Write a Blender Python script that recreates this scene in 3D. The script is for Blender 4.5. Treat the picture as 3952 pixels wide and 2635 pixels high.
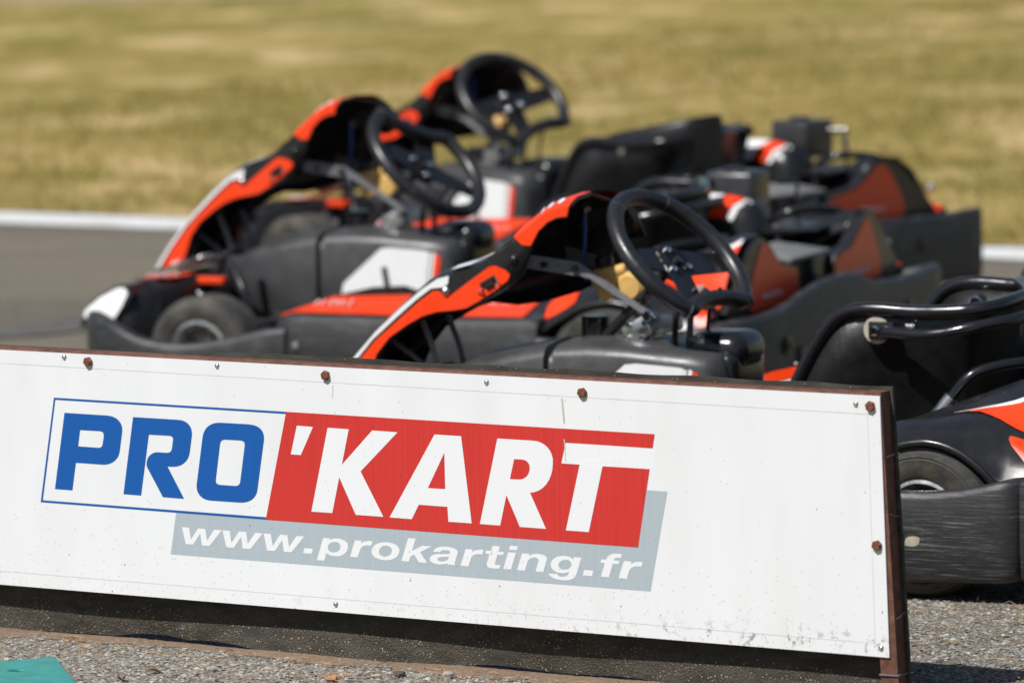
import bpy, bmesh, math, random
import numpy as np
from mathutils import Vector, Matrix
from mathutils.geometry import tessellate_polygon
rad = math.radians
random.seed(7)
for o in list(bpy.data.objects):
    bpy.data.objects.remove(o)
scene = bpy.context.scene
COL = scene.collection

# ---------------------------------------------------------------- camera
CAM_H, PITCH, ROLL = 1.5177, rad(6.046), rad(0.82)
fwd = Vector((0, math.cos(PITCH), -math.sin(PITCH)))
right = Vector((1, 0, 0))
up = right.cross(fwd)
r2 = right * math.cos(ROLL) - up * math.sin(ROLL)
u2 = right * math.sin(ROLL) + up * math.cos(ROLL)
cam = bpy.data.cameras.new('camera')
cam.sensor_width = 36.0
cam.lens = 200.0
cam.clip_start = 0.1
cam.clip_end = 2000.0
cam.dof.use_dof = True
cam.dof.focus_distance = 9.42
cam.dof.aperture_fstop = 4.6
cam.dof.aperture_blades = 9
cam_o = bpy.data.objects.new('camera', cam)
COL.objects.link(cam_o)
m = Matrix((r2, u2, -fwd)).transposed().to_4x4()
m.translation = Vector((0, 0, CAM_H))
cam_o.matrix_world = m
scene.camera = cam_o

# ---------------------------------------------------------------- light
SUN = Vector((-0.545, -0.545, 1.0)).normalized()
world = bpy.data.worlds.new('World')
scene.world = world
world.use_nodes = True
wt = world.node_tree
bg = wt.nodes['Background']
sky = wt.nodes.new('ShaderNodeTexSky')
sky.sky_type = 'NISHITA'
sky.sun_disc = False
sky.sun_elevation = math.asin(SUN.z)
sky.sun_rotation = math.atan2(SUN.x, SUN.y)
sky.air_density = 1.0
sky.dust_density = 1.0
wt.links.new(sky.outputs[0], bg.inputs[0])
bg.inputs[1].default_value = 0.062
sl = bpy.data.lights.new('sun', 'SUN')
sl.energy = 4.9
sl.angle = rad(0.53)
sl.color = (1.0, 0.978, 0.945)
sun_o = bpy.data.objects.new('sun', sl)
sun_o.rotation_euler = (-SUN).to_track_quat('-Z', 'Y').to_euler()
sun_o.location = SUN * 30
COL.objects.link(sun_o)
vs = scene.view_settings
vs.view_transform = 'Standard'
vs.look = 'None'
vs.exposure = 0.13
vs.gamma = 1.0
vs.use_curve_mapping = False

# ---------------------------------------------------------------- materials
def newmat(name):
    M = bpy.data.materials.new(name)
    M.use_nodes = True
    nt = M.node_tree
    b = nt.nodes['Principled BSDF']
    return M, nt, b

def N(nt, kind, **kw):
    n = nt.nodes.new(kind)
    for k, v in kw.items():
        if k.startswith('i_'):
            n.inputs[k[2:].replace('_', ' ')].default_value = v
        else:
            setattr(n, k, v)
    return n

def coords(nt, scale=(1, 1, 1), out='Object'):
    tc = N(nt, 'ShaderNodeTexCoord')
    mp = N(nt, 'ShaderNodeMapping')
    mp.inputs['Scale'].default_value = scale
    nt.links.new(tc.outputs[out], mp.inputs['Vector'])
    return mp.outputs[0]

def noise(nt, vec, scale, detail=3.0, rough=0.5):
    n = N(nt, 'ShaderNodeTexNoise')
    n.inputs['Scale'].default_value = scale
    n.inputs['Detail'].default_value = detail
    n.inputs['Roughness'].default_value = rough
    nt.links.new(vec, n.inputs['Vector'])
    return n.outputs['Fac']

def ramp(nt, fac, stops):
    r = N(nt, 'ShaderNodeValToRGB')
    e = r.color_ramp.elements
    while len(e) < len(stops):
        e.new(0.5)
    for el, (p, c) in zip(e, stops):
        el.position = p
        el.color = (c, c, c, 1) if isinstance(c, (int, float)) else (*c, 1)
    nt.links.new(fac, r.inputs[0])
    return r.outputs[0]

def mix(nt, fac, a, b):
    x = N(nt, 'ShaderNodeMix', data_type='RGBA')
    for sock, v in ((x.inputs[0], fac), (x.inputs[6], a), (x.inputs[7], b)):
        if isinstance(v, bpy.types.NodeSocket):
            nt.links.new(v, sock)
        elif isinstance(v, (int, float)):
            sock.default_value = v
        else:
            sock.default_value = (*v, 1)
    return x.outputs[2]

def mathn(nt, op, a, b=None):
    x = N(nt, 'ShaderNodeMath', operation=op)
    for s, v in ((x.inputs[0], a), (x.inputs[1], b)):
        if v is None:
            continue
        if isinstance(v, bpy.types.NodeSocket):
            nt.links.new(v, s)
        else:
            s.default_value = v
    return x.outputs[0]

def bump(nt, b, height, strength=0.3, dist=0.002):
    n = N(nt, 'ShaderNodeBump')
    n.inputs['Strength'].default_value = strength
    n.inputs['Distance'].default_value = dist
    nt.links.new(height, n.inputs['Height'])
    nt.links.new(n.outputs[0], b.inputs['Normal'])

def simple(name, col, rough=0.5, metal=0.0, var=0.15, scale=30, bmp=0.0, bscale=200, dust=None, coat=0.0):
    M, nt, b = newmat(name)
    v = coords(nt)
    f = noise(nt, v, scale, 4)
    c0 = tuple(max(0, c * (1 - var)) for c in col)
    c1 = tuple(c * (1 + var) for c in col)
    c = ramp(nt, f, ((0.3, c0), (0.7, c1)))
    if dust:
        f2 = noise(nt, v, scale * 0.4, 6, 0.65)
        c = mix(nt, ramp(nt, f2, ((0.45, 0.0), (0.75, dust[0]))), c, dust[1])
    nt.links.new(c, b.inputs['Base Color'])
    rr = ramp(nt, noise(nt, v, scale * 1.7, 3), ((0.3, max(0.02, rough - 0.08)), (0.7, min(1, rough + 0.08))))
    nt.links.new(rr, b.inputs['Roughness'])
    b.inputs['Metallic'].default_value = metal
    if coat:
        b.inputs['Coat Weight'].default_value = coat
        b.inputs['Coat Roughness'].default_value = 0.1
    if bmp:
        bump(nt, b, noise(nt, v, bscale, 2), bmp)
    return M

def scuffed(name, base, scratch, stretch=(3, 3, 90), amount=0.6, rough=0.45):
    """plastic rubbed along its length: broken pale streaks, worse in patches"""
    M, nt, b = newmat(name)
    f = noise(nt, coords(nt, stretch), 2.2, 7, 0.72)
    f2 = noise(nt, coords(nt, tuple(s * 0.45 for s in stretch)), 5.1, 4, 0.6)
    big = noise(nt, coords(nt), 9, 4, 0.6)
    fleck = noise(nt, coords(nt, tuple(2.0 * s ** 0.8 for s in stretch)), 6.0, 2)
    s = mathn(nt, 'MULTIPLY', ramp(nt, f, ((0.53, 0.0), (0.66, 1.0))), ramp(nt, big, ((0.44, 0.0), (0.60, 1.0))))
    s = mathn(nt, 'ADD', mathn(nt, 'MULTIPLY', s, amount), mathn(nt, 'MULTIPLY', ramp(nt, f2, ((0.55, 0.0), (0.72, 1.0))), amount * 0.22))
    s = mathn(nt, 'ADD', s, mathn(nt, 'MULTIPLY', ramp(nt, fleck, ((0.70, 0.0), (0.76, 1.0))), amount * 0.7))
    s = mathn(nt, 'MINIMUM', s, 1.0)
    nt.links.new(mix(nt, s, base, scratch), b.inputs['Base Color'])
    nt.links.new(ramp(nt, f, ((0.3, rough - 0.1), (0.8, rough + 0.2))), b.inputs['Roughness'])
    bump(nt, b, f, 0.3, 0.003)
    return M

MAT = {}
MAT['black'] = simple('black_plastic', (0.014, 0.014, 0.015), 0.30, var=0.25, scale=18, bmp=0.03, bscale=350, dust=(0.035, (0.11, 0.10, 0.085)))
MAT['gloss'] = simple('gloss_black', (0.013, 0.013, 0.015), 0.20, var=0.2, scale=20)
MAT['seat'] = simple('seat_plastic', (0.0070, 0.0068, 0.0066), 0.42, var=0.3, scale=25, bmp=0.2, bscale=260, dust=(0.10, (0.045, 0.042, 0.038)))
MAT['bumper'] = scuffed('scuffed_bumper', (0.020, 0.0205, 0.0215), (0.17, 0.17, 0.175), stretch=(6, 6, 150), amount=0.8)
MAT['tank'] = simple('grey_tank_plastic', (0.040, 0.040, 0.042), 0.40, var=0.25, scale=14, bmp=0.12, bscale=90, dust=(0.32, (0.125, 0.12, 0.11)))
MAT['orange'] = simple('orange_film', (0.86, 0.050, 0.004), 0.38, var=0.05, scale=12, coat=0.08)
MAT['orange_worn'] = scuffed('orange_film_worn', (0.80, 0.055, 0.008), (0.40, 0.12, 0.08), stretch=(4, 40, 40), amount=0.7, rough=0.30)
MAT['white'] = simple('white_film', (0.78, 0.78, 0.77), 0.35, var=0.03, scale=12, coat=0.2)
MAT['tyre'] = simple('tyre_rubber', (0.040, 0.038, 0.035), 0.72, var=0.3, scale=22, bmp=0.25, bscale=160, dust=(0.7, (0.20, 0.175, 0.12)))
MAT['alu'] = simple('aluminium', (0.62, 0.61, 0.58), 0.30, 1.0, 0.1, 40)
MAT['zinc'] = simple('zinc_steel', (0.36, 0.37, 0.38), 0.42, 1.0, 0.15, 30)
MAT['chrome'] = simple('chrome', (0.78, 0.78, 0.78), 0.12, 1.0, 0.05, 30)
MAT['bar'] = simple('grey_painted_bar', (0.17, 0.172, 0.175), 0.40, 0.15, 0.15, 40)
MAT['yellow'] = simple('yellow_plastic', (0.62, 0.39, 0.13), 0.35, var=0.15, scale=30)
MAT['yellow'].node_tree.nodes['Principled BSDF'].inputs['Subsurface Weight'].default_value = 0.25
MAT['yellow'].node_tree.nodes['Principled BSDF'].inputs['Subsurface Radius'].default_value = (0.02, 0.012, 0.004)
MAT['blue'] = simple('blue_cable', (0.05, 0.12, 0.40), 0.4)
MAT['cover'] = simple('grey_cover', (0.16, 0.16, 0.155), 0.5, var=0.2, scale=30)
MAT['airbox'] = simple('airbox_plastic', (0.036, 0.036, 0.038), 0.32, var=0.15, scale=30, bmp=0.05)
MAT['engine'] = simple('engine_metal', (0.10, 0.10, 0.10), 0.5, 0.7, 0.5, 30)
MAT['rubber'] = simple('rubber_grip', (0.018, 0.018, 0.020), 0.34, var=0.2, scale=60, bmp=0.05, bscale=500)
MAT['beige'] = simple('pale_rim', (0.46, 0.42, 0.33), 0.45, 0.1, 0.15, 40)

# ---------------------------------------------------------------- mesh helpers
def tag(o, label=None, cat=None, group=None, kind=None):
    if label: o['label'] = label
    if cat: o['category'] = cat
    if group: o['group'] = group
    if kind: o['kind'] = kind
    return o

def link(name, me, mat, parent=None, loc=None):
    if mat is not None:
        me.materials.append(MAT[mat] if isinstance(mat, str) else mat)
    o = bpy.data.objects.new(name, me)
    COL.objects.link(o)
    o.parent = parent
    if loc is not None:
        o.location = loc
    return o

def pymesh(name, V, F, mat, parent=None, smooth=35, loc=None):
    me = bpy.data.meshes.new(name)
    me.from_pydata([tuple(v) for v in V], [], F)
    bm = bmesh.new(); bm.from_mesh(me)
    bmesh.ops.recalc_face_normals(bm, faces=bm.faces)
    bm.to_mesh(me); bm.free()
    if smooth:
        me.polygons.foreach_set('use_smooth', [True] * len(me.polygons))
        me.set_sharp_from_angle(angle=rad(smooth))
    me.update()
    return link(name, me, mat, parent, loc)

def bmobj(name, bm, mat, parent=None, smooth=35, loc=None):
    me = bpy.data.meshes.new(name)
    bmesh.ops.recalc_face_normals(bm, faces=bm.faces)
    bm.to_mesh(me); bm.free()
    if smooth:
        me.polygons.foreach_set('use_smooth', [True] * len(me.polygons))
        me.set_sharp_from_angle(angle=rad(smooth))
    return link(name, me, mat, parent, loc)

def empty(name, loc=(0, 0, 0), rz=0.0):
    o = bpy.data.objects.new(name, None)
    COL.objects.link(o)
    o.location = loc
    o.rotation_euler = (0, 0, rz)
    return o

def rbox(name, c, s, mat, parent=None, bev=0.006, seg=2, rot=None, taper=None):
    bm = bmesh.new()
    bmesh.ops.create_cube(bm, size=1.0)
    for v in bm.verts:
        k = taper if (taper and v.co.z > 0) else 1.0
        v.co = Vector((v.co.x * s[0] * k, v.co.y * s[1] * k, v.co.z * s[2]))
    if bev:
        bmesh.ops.bevel(bm, geom=list(bm.edges), offset=min(bev, min(s) * 0.45), segments=seg, affect='EDGES', profile=0.5)
    M = Matrix.Translation(Vector(c)) @ (rot.to_4x4() if rot else Matrix())
    bmesh.ops.transform(bm, matrix=M, verts=bm.verts)
    return bmobj(name, bm, mat, parent)

def crom(P, n=6, closed=False):
    P = [Vector(p) for p in P]
    out = []
    L = len(P)
    for i in range(L if closed else L - 1):
        if closed:
            a, b, c, d = P[(i - 1) % L], P[i], P[(i + 1) % L], P[(i + 2) % L]
        else:
            b, c = P[i], P[i + 1]
            a = P[i - 1] if i else b * 2 - c
            d = P[i + 2] if i + 2 < L else c * 2 - b
        for k in range(n):
            t = k / n
            out.append(0.5 * ((2 * b) + (c - a) * t + (2 * a - 5 * b + 4 * c - d) * t * t + (3 * b - a - 3 * c + d) * t ** 3))
    if not closed:
        out.append(P[-1])
    return out

def tube_data(P, r, seg=10, closed=False, flat=None):
    P = [Vector(p) for p in P]
    n = len(P)
    V, F = [], []
    T = []
    for i in range(n):
        a = P[(i - 1) % n] if (closed or i) else P[i]
        b = P[(i + 1) % n] if (closed or i < n - 1) else P[i]
        T.append((b - a).normalized())
    ref = Vector((0, 0, 1)) if abs(T[0].z) < 0.9 else Vector((0, 1, 0))
    nrm = (ref - T[0] * ref.dot(T[0])).normalized()
    for i in range(n):
        nrm = (nrm - T[i] * nrm.dot(T[i])).normalized()
        bn = T[i].cross(nrm)
        ri = r[i] if isinstance(r, (list, tuple)) else r
        for k in range(seg):
            a = 2 * math.pi * k / seg
            ca, sa = math.cos(a), math.sin(a)
            if flat:
                ca, sa = ca * flat[0], sa * flat[1]
            V.append(P[i] + (nrm * ca + bn * sa) * ri)
    for i in range(n if closed else n - 1):
        j = (i + 1) % n
        for k in range(seg):
            l = (k + 1) % seg
            F.append((i * seg + k, i * seg + l, j * seg + l, j * seg + k))
    if not closed:
        F.append(tuple(range(seg)))
        F.append(tuple((n - 1) * seg + k for k in range(seg)))
    return V, F

def tube(name, P, r, mat, parent=None, seg=10, n=6, closed=False, smooth_path=True, flat=None):
    Q = crom(P, n, closed) if (smooth_path and len(P) > 2) else [Vector(p) for p in P]
    V, F = tube_data(Q, r, seg, closed, flat)
    return pymesh(name, V, F, mat, parent, 50)

def cyl(name, a, b, r, mat, parent=None, seg=16, bev=0.0):
    a, b = Vector(a), Vector(b)
    if bev:
        d = (b - a).normalized()
        P = [a, a + d * 1e-4, a + d * bev, b - d * bev, b - d * 1e-4, b]
        rr = [r - bev, r - bev * 0.95, r, r, r - bev * 0.95, r - bev]
        V, F = tube_data([P[0], P[2], P[3], P[5]], [rr[0], rr[2], rr[3], rr[5]], seg)
    else:
        V, F = tube_data([a, b], r, seg)
    return pymesh(name, V, F, mat, parent, 40)

def lathe(name, prof, mat, parent=None, seg=40, loc=None, axis='Y'):
    """prof: (radius, height along axis)"""
    V, F = [], []
    n = len(prof)
    for k in range(seg):
        a = 2 * math.pi * k / seg
        for (r, h) in prof:
            x, z = r * math.cos(a), r * math.sin(a)
            V.append((x, h, z) if axis == 'Y' else (x, z, h))
    for k in range(seg):
        l = (k + 1) % seg
        for i in range(n - 1):
            F.append((k * n + i, k * n + i + 1, l * n + i + 1, l * n + i))
    return pymesh(name, V, F, mat, parent, 40, loc)

def loft(name, S, mat, parent=None, cap=True, closed=True, smooth=40, loc=None):
    n = len(S[0])
    V = [p for s in S for p in s]
    F = []
    for i in range(len(S) - 1):
        for k in range(n if closed else n - 1):
            l = (k + 1) % n
            F.append((i * n + k, i * n + l, (i + 1) * n + l, (i + 1) * n + k))
    if cap and closed:
        F.append(tuple(range(n)))
        F.append(tuple((len(S) - 1) * n + k for k in range(n)))
    return pymesh(name, V, F, mat, parent, smooth, loc)

def poly_decal(name, loops, fn, mat, parent=None, thick=0.0):
    """flat print: 2-D outlines (first outer, then holes) mapped to 3-D by fn(u, v)"""
    L3 = [[Vector((u, v, 0)) for u, v in lp] for lp in loops]
    tris = tessellate_polygon(L3)
    flatp = [q for lp in loops for q in lp]
    V = [fn(u, v) for u, v in flatp]
    return pymesh(name, V, [tuple(t) for t in tris], mat, parent, 0)

def prism(name, loop, fn, d0, d1, mat, parent=None, smooth=30):
    """outline extruded between depths d0 and d1: fn(u, v, d)"""
    n = len(loop)
    V = [fn(u, v, d0) for u, v in loop] + [fn(u, v, d1) for u, v in loop]
    tris = tessellate_polygon([[Vector((u, v, 0)) for u, v in loop]])
    F = [tuple(t) for t in tris] + [tuple(i + n for i in t) for t in tris]
    F += [(i, (i + 1) % n, n + (i + 1) % n, n + i) for i in range(n)]
    return pymesh(name, V, F, mat, parent, smooth)

def interp(x, pts):
    pts = sorted(pts)
    if x <= pts[0][0]: return pts[0][1]
    for (a, fa), (b, fb) in zip(pts, pts[1:]):
        if x <= b:
            t = (x - a) / (b - a)
            return fa + (fb - fa) * t
    return pts[-1][1]

# ================================================================ the ground
BO = Vector((0.585, 8.799, 0.0))                       # foot of the board's right edge
BD = Vector((0.8563, -0.5165, 0.0)).normalized()       # along the board, to the right
BB = Vector((0.5165, 0.8563, 0.0)).normalized()        # behind the board

def bw(x, y, z=0.0):
    return BO + BD * x + BB * y + Vector((0, 0, z))

def asphalt_mat():
    M, nt, b = newmat('asphalt')
    v = coords(nt)
    vo = N(nt, 'ShaderNodeTexVoronoi'); vo.inputs['Scale'].default_value = 130
    nt.links.new(v, vo.inputs['Vector'])
    st = ramp(nt, vo.outputs['Color'], ((0.1, (0.125, 0.112, 0.087)), (0.5, (0.205, 0.187, 0.154)), (0.9, (0.30, 0.275, 0.228))))
    gap = ramp(nt, vo.outputs['Distance'], ((0.25, 0.0), (0.6, 1.0)))
    c = mix(nt, gap, st, (0.085, 0.077, 0.062))
    big = noise(nt, coords(nt, (0.35, 1.0, 1)), 1.3, 4, 0.6)
    c = mix(nt, ramp(nt, big, ((0.38, 0.0), (0.62, 0.6))), c, (0.195, 0.165, 0.125))
    nt.links.new(c, b.inputs['Base Color'])
    b.inputs['Roughness'].default_value = 0.9; b.inputs['Specular IOR Level'].default_value = 0.12
    bump(nt, b, mathn(nt, 'SUBTRACT', 1.0, vo.outputs['Distance']), 0.6, 0.004)
    return M

MAT['asphalt'] = asphalt_mat()
ground = pymesh('ground', [(-400, -200, 0), (400, -200, 0), (400, 900, 0), (-400, 900, 0)], [(0, 1, 2, 3)], 'asphalt', smooth=0)
tag(ground, kind='structure')

# the track's painted edge line and the dry verge beyond it
LA, LB = Vector((-1.671, 18.579, 0)), Vector((1.411, 16.811, 0))
LD = (LB - LA).normalized()
LN = Vector((-LD.y, LD.x, 0))
if LN.y < 0: LN = -LN

def lp(s, t, z):
    q = LA + LD * s + LN * t
    return (q.x, q.y, z)

def line_mat():
    M, nt, b = newmat('line_paint')
    v = coords(nt)
    f = noise(nt, v, 9, 5, 0.6)
    c = ramp(nt, f, ((0.30, (0.36, 0.345, 0.31)), (0.44, (0.62, 0.615, 0.60)), (0.8, (0.72, 0.715, 0.70))))
    c = mix(nt, ramp(nt, noise(nt, coords(nt), 2.2, 6, 0.7), ((0.56, 0.0), (0.72, 0.6))), c, (0.40, 0.36, 0.29))
    nt.links.new(c, b.inputs['Base Color']); b.inputs['Roughness'].default_value = 0.7
    return M
MAT['line'] = line_mat()
rnd = random.Random(3)
V, F = [], []
ss = [-120 + 2.0 * i for i in range(56)] + [-8 + 0.12 * i for i in range(160)] + [11.3 + 2.0 * i for i in range(55)]
for i, s in enumerate(ss):
    V += [lp(s, -0.38 + rnd.uniform(-.006, .006), 0.004), lp(s, -0.02 + rnd.uniform(-.02, .02), 0.004)]
    if i: F.append((2 * i - 2, 2 * i - 1, 2 * i + 1, 2 * i))
tag(pymesh('track_edge_line', V, F, 'line', smooth=0), kind='structure')

def grass_col(nt, v):
    a = noise(nt, v, 0.8, 8, 0.66)
    c = ramp(nt, a, ((0.34, (0.172, 0.143, 0.036)), (0.44, (0.238, 0.186, 0.052)), (0.52, (0.300, 0.226, 0.074)), (0.60, (0.372, 0.278, 0.108)), (0.70, (0.50, 0.375, 0.185))))
    d = noise(nt, v, 9.0, 5, 0.7)
    c = mix(nt, ramp(nt, d, ((0.46, 0.0), (0.60, 0.62))), c, (0.140, 0.118, 0.030))
    w1 = noise(nt, coords(nt, (0.8, 0.45, 1)), 0.55, 3, 0.5)
    c = mix(nt, ramp(nt, w1, ((0.44, 0.5), (0.56, 0.0))), c, (0.165, 0.142, 0.034))
    w2 = noise(nt, coords(nt, (0.9, 0.5, 1)), 1.35, 4, 0.6)
    c = mix(nt, ramp(nt, w2, ((0.54, 0.0), (0.65, 0.7))), c, (0.56, 0.42, 0.215))
    e = noise(nt, v, 4.0, 5, 0.7)
    return mix(nt, ramp(nt, e, ((0.53, 0.0), (0.63, 0.6))), c, (0.45, 0.335, 0.15))

def grass_mat():
    M, nt, b = newmat('dry_grass')
    v = coords(nt, (1.0, 0.8, 1.0))
    nt.links.new(grass_col(nt, v), b.inputs['Base Color'])
    b.inputs['Roughness'].default_value = 0.9; b.inputs['Specular IOR Level'].default_value = 0.05
    bump(nt, b, noise(nt, v, 60, 4), 0.4, 0.02)
    return M
MAT['grass'] = grass_mat()
V, F = [], []
ss2 = [-150, -60, -20] + [-8 + 0.5 * i for i in range(38)] + [16, 30, 60, 150]
tt = [-0.03, 1, 2, 4, 6, 9, 12, 16, 20, 40, 120, 400]
for i, s in enumerate(ss2):
    for j, t in enumerate(tt):
        V.append(lp(s, t, 0.008))
        if i and j:
            n = len(tt); k = i * n + j
            F.append((k - n - 1, k - n, k, k - 1))
tag(pymesh('grass_verge', V, F, 'grass', smooth=0), kind='structure')

# a sandy lane that skirts the far side of the verge
MAT['sand'] = simple('sandy_lane', (0.30, 0.235, 0.15), 0.9, var=0.15, scale=2)
V = [(-40, 33.3, 0.014), (-4, 33.55, 0.014), (-1.2, 33.95, 0.014), (0.2, 34.6, 0.014), (1.5, 36.2, 0.014), (-4, 39, 0.014), (-40, 44, 0.014)]
tag(pymesh('sand_lane', V, [tuple(range(7))], 'sand', smooth=0), kind='structure')

# grass blades standing in the verge where the picture looks
def blade_mesh():
    g = np.random.default_rng(11)
    n = 70000
    s = g.uniform(-3.0, 8.0, n)
    t = g.uniform(0.0, 1.0, n) ** 1.2 * 20.0
    hgt = g.uniform(0.012, 0.032, n) * (1 + 0.5 * np.sin(s * 1.7 + np.sin(t * 2.1)) * np.cos(t * 1.3))
    tuft = g.uniform(0, 1, n) < 0.05
    hgt[tuft] *= 2.2
    wid = g.uniform(0.003, 0.006, n) * (1 + t / 18)
    a = g.uniform(0, 2 * np.pi, n)
    lean = g.uniform(0.0, 0.9, n)
    b = g.uniform(0, 2 * np.pi, n)
    base = np.stack([LA.x + LD.x * s + LN.x * t, LA.y + LD.y * s + LN.y * t, np.full(n, 0.008)], 1)
    side = np.stack([np.cos(a), np.sin(a), np.zeros(n)], 1) * wid[:, None]
    tip = base + np.stack([np.cos(b) * lean * hgt, np.sin(b) * lean * hgt, hgt], 1)
    P = np.empty((n * 3, 3)); P[0::3] = base - side; P[1::3] = base + side; P[2::3] = tip
    me = bpy.data.meshes.new('grass_blades')
    me.vertices.add(n * 3); me.vertices.foreach_set('co', P.ravel())
    me.loops.add(n * 3); me.loops.foreach_set('vertex_index', np.arange(n * 3, dtype=np.int32))
    me.polygons.add(n); me.polygons.foreach_set('loop_start', np.arange(0, n * 3, 3, dtype=np.int32))
    me.update(); me.validate()
    return me
M, nt, b = newmat('grass_blade')
v = coords(nt, (1.0, 0.8, 1.0))
c = mix(nt, ramp(nt, noise(nt, coords(nt), 40, 2), ((0.4, 0.0), (0.6, 0.35))), grass_col(nt, v), (0.40, 0.30, 0.11))
nt.links.new(c, b.inputs['Base Color']); b.inputs['Roughness'].default_value = 0.8; b.inputs['Specular IOR Level'].default_value = 0.1
MAT['blade'] = M
gb = link('grass_blades', blade_mesh(), 'blade')
tag(gb, 'short dry yellow-green grass blades beyond the white track line', 'grass', kind='stuff')

# dark rubber marks left on the track
MAT['mark'] = simple('rubber_mark', (0.095, 0.088, 0.078), 0.7, var=0.3, scale=14)
def strip(name, P, w, z, mat):
    Q = crom(P, 8)
    V, F = [], []
    for i, p in enumerate(Q):
        d = (Q[min(i + 1, len(Q) - 1)] - Q[max(i - 1, 0)]).normalized()
        nn = Vector((-d.y, d.x, 0))
        ww = w * min(1, 0.15 + 2.2 * min(i, len(Q) - 1 - i) / len(Q))
        V += [(p.x - nn.x * ww, p.y - nn.y * ww, z), (p.x + nn.x * ww, p.y + nn.y * ww, z)]
        if i: F.append((2 * i - 2, 2 * i - 1, 2 * i + 1, 2 * i))
    return tag(pymesh(name, V, F, mat, smooth=0), kind='structure')
strip("tyre_mark", [(-4.5, 14.35, 0), (-2.4, 14.45, 0), (-1.35, 14.66, 0), (-1.12, 14.98, 0), (-0.6, 15.25, 0), (0.2, 15.4, 0)], 0.10, 0.004, "mark")

# loose stone chips of the surface dressing around the board (in focus)
def chips_mesh():
    g = np.random.default_rng(5)
    pts = []
    def area(quad, dens):
        q = np.array(quad, float)
        lo, hi = q.min(0), q.max(0)
        n = int(dens * (hi - lo).prod())
        p = g.uniform(lo, hi, (n, 2))
        inside = np.zeros(n, bool)
        j = len(q) - 1
        for i in range(len(q)):
            cond = ((q[i, 1] > p[:, 1]) != (q[j, 1] > p[:, 1])) & (p[:, 0] < (q[j, 0] - q[i, 0]) * (p[:, 1] - q[i, 1]) / (q[j, 1] - q[i, 1] + 1e-12) + q[i, 0])
            inside ^= cond
            j = i
        return p[inside]
    pts.append(area([(-1.1, 9.03), (0.46, 8.96), (0.30, 9.06), (-1.1, 9.90)], 34000))
    pts.append(area([(0.60, 8.93), (0.92, 8.93), (1.12, 10.5), (0.60, 10.5)], 26000))
    p = np.concatenate(pts)
    n = len(p)
    size = g.lognormal(np.log(0.0036), 0.36, n).clip(0.0016, 0.008)
    ang = g.uniform(0, 2 * np.pi, n)
    elong = g.uniform(0.55, 1.0, n)
    base = np.array([[1, 0, 0], [0.3, 0.9, 0], [-0.8, 0.6, 0], [-0.7, -0.7, 0], [0.45, -0.85, 0], [0.15, 0.1, 0.62], [-0.25, -0.15, 0.55]])
    faces = [(0, 1, 5), (1, 2, 6), (1, 6, 5), (2, 3, 6), (3, 4, 6), (4, 5, 6), (4, 0, 5)]
    nb = len(base)
    P = base[None] * (1 + g.normal(0, 0.16, (n, nb, 3)))
    P[:, :, 1] *= elong[:, None]
    P *= size[:, None, None]
    P[:, :, 2] *= 0.55
    tx, ty = g.normal(0, 0.14, n), g.normal(0, 0.14, n)
    P[:, :, 2] += P[:, :, 0] * tx[:, None] + P[:, :, 1] * ty[:, None]
    ca, sa = np.cos(ang)[:, None], np.sin(ang)[:, None]
    X = P[:, :, 0] * ca - P[:, :, 1] * sa + p[:, 0:1]
    Y = P[:, :, 0] * sa + P[:, :, 1] * ca + p[:, 1:2]
    Z = P[:, :, 2] + (g.uniform(-0.0012, 0.0006, n))[:, None] + 0.0004
    co = np.stack([X, Y, Z], -1).reshape(-1, 3)
    f = (np.array(faces)[None] + (np.arange(n) * nb)[:, None, None]).reshape(-1, 3)
    me = bpy.data.meshes.new('stone_chips')
    me.vertices.add(len(co)); me.vertices.foreach_set('co', co.ravel())
    me.loops.add(len(f) * 3); me.loops.foreach_set('vertex_index', f.ravel().astype(np.int32))
    me.polygons.add(len(f)); me.polygons.foreach_set('loop_start', np.arange(0, len(f) * 3, 3, dtype=np.int32))
    tone = g.choice(4, n, p=[0.45, 0.3, 0.17, 0.08])
    pal = np.array([[0.245, 0.232, 0.205], [0.145, 0.137, 0.122], [0.41, 0.39, 0.345], [0.245, 0.185, 0.125]])
    colr = pal[tone] * g.uniform(0.75, 1.25, (n, 1))
    ca_ = me.color_attributes.new('chip', 'FLOAT_COLOR', 'POINT')
    full = np.ones((n, nb, 4)); full[:, :, :3] = colr[:, None]
    ca_.data.foreach_set('color', full.ravel())
    me.update(); me.validate()
    return me
M, nt, b = newmat('stone_chip')
at = N(nt, 'ShaderNodeAttribute', attribute_name='chip')
c = mix(nt, ramp(nt, noise(nt, coords(nt), 500, 3), ((0.35, 0.0), (0.7, 0.35))), at.outputs['Color'], (0.09, 0.08, 0.07))
nt.links.new(c, b.inputs['Base Color']); b.inputs['Roughness'].default_value = 0.75
MAT['chip'] = M
tag(link('stone_chips', chips_mesh(), 'chip'), 'grey stone chips of the rough paving around the board', 'gravel', kind='stuff')
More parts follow.
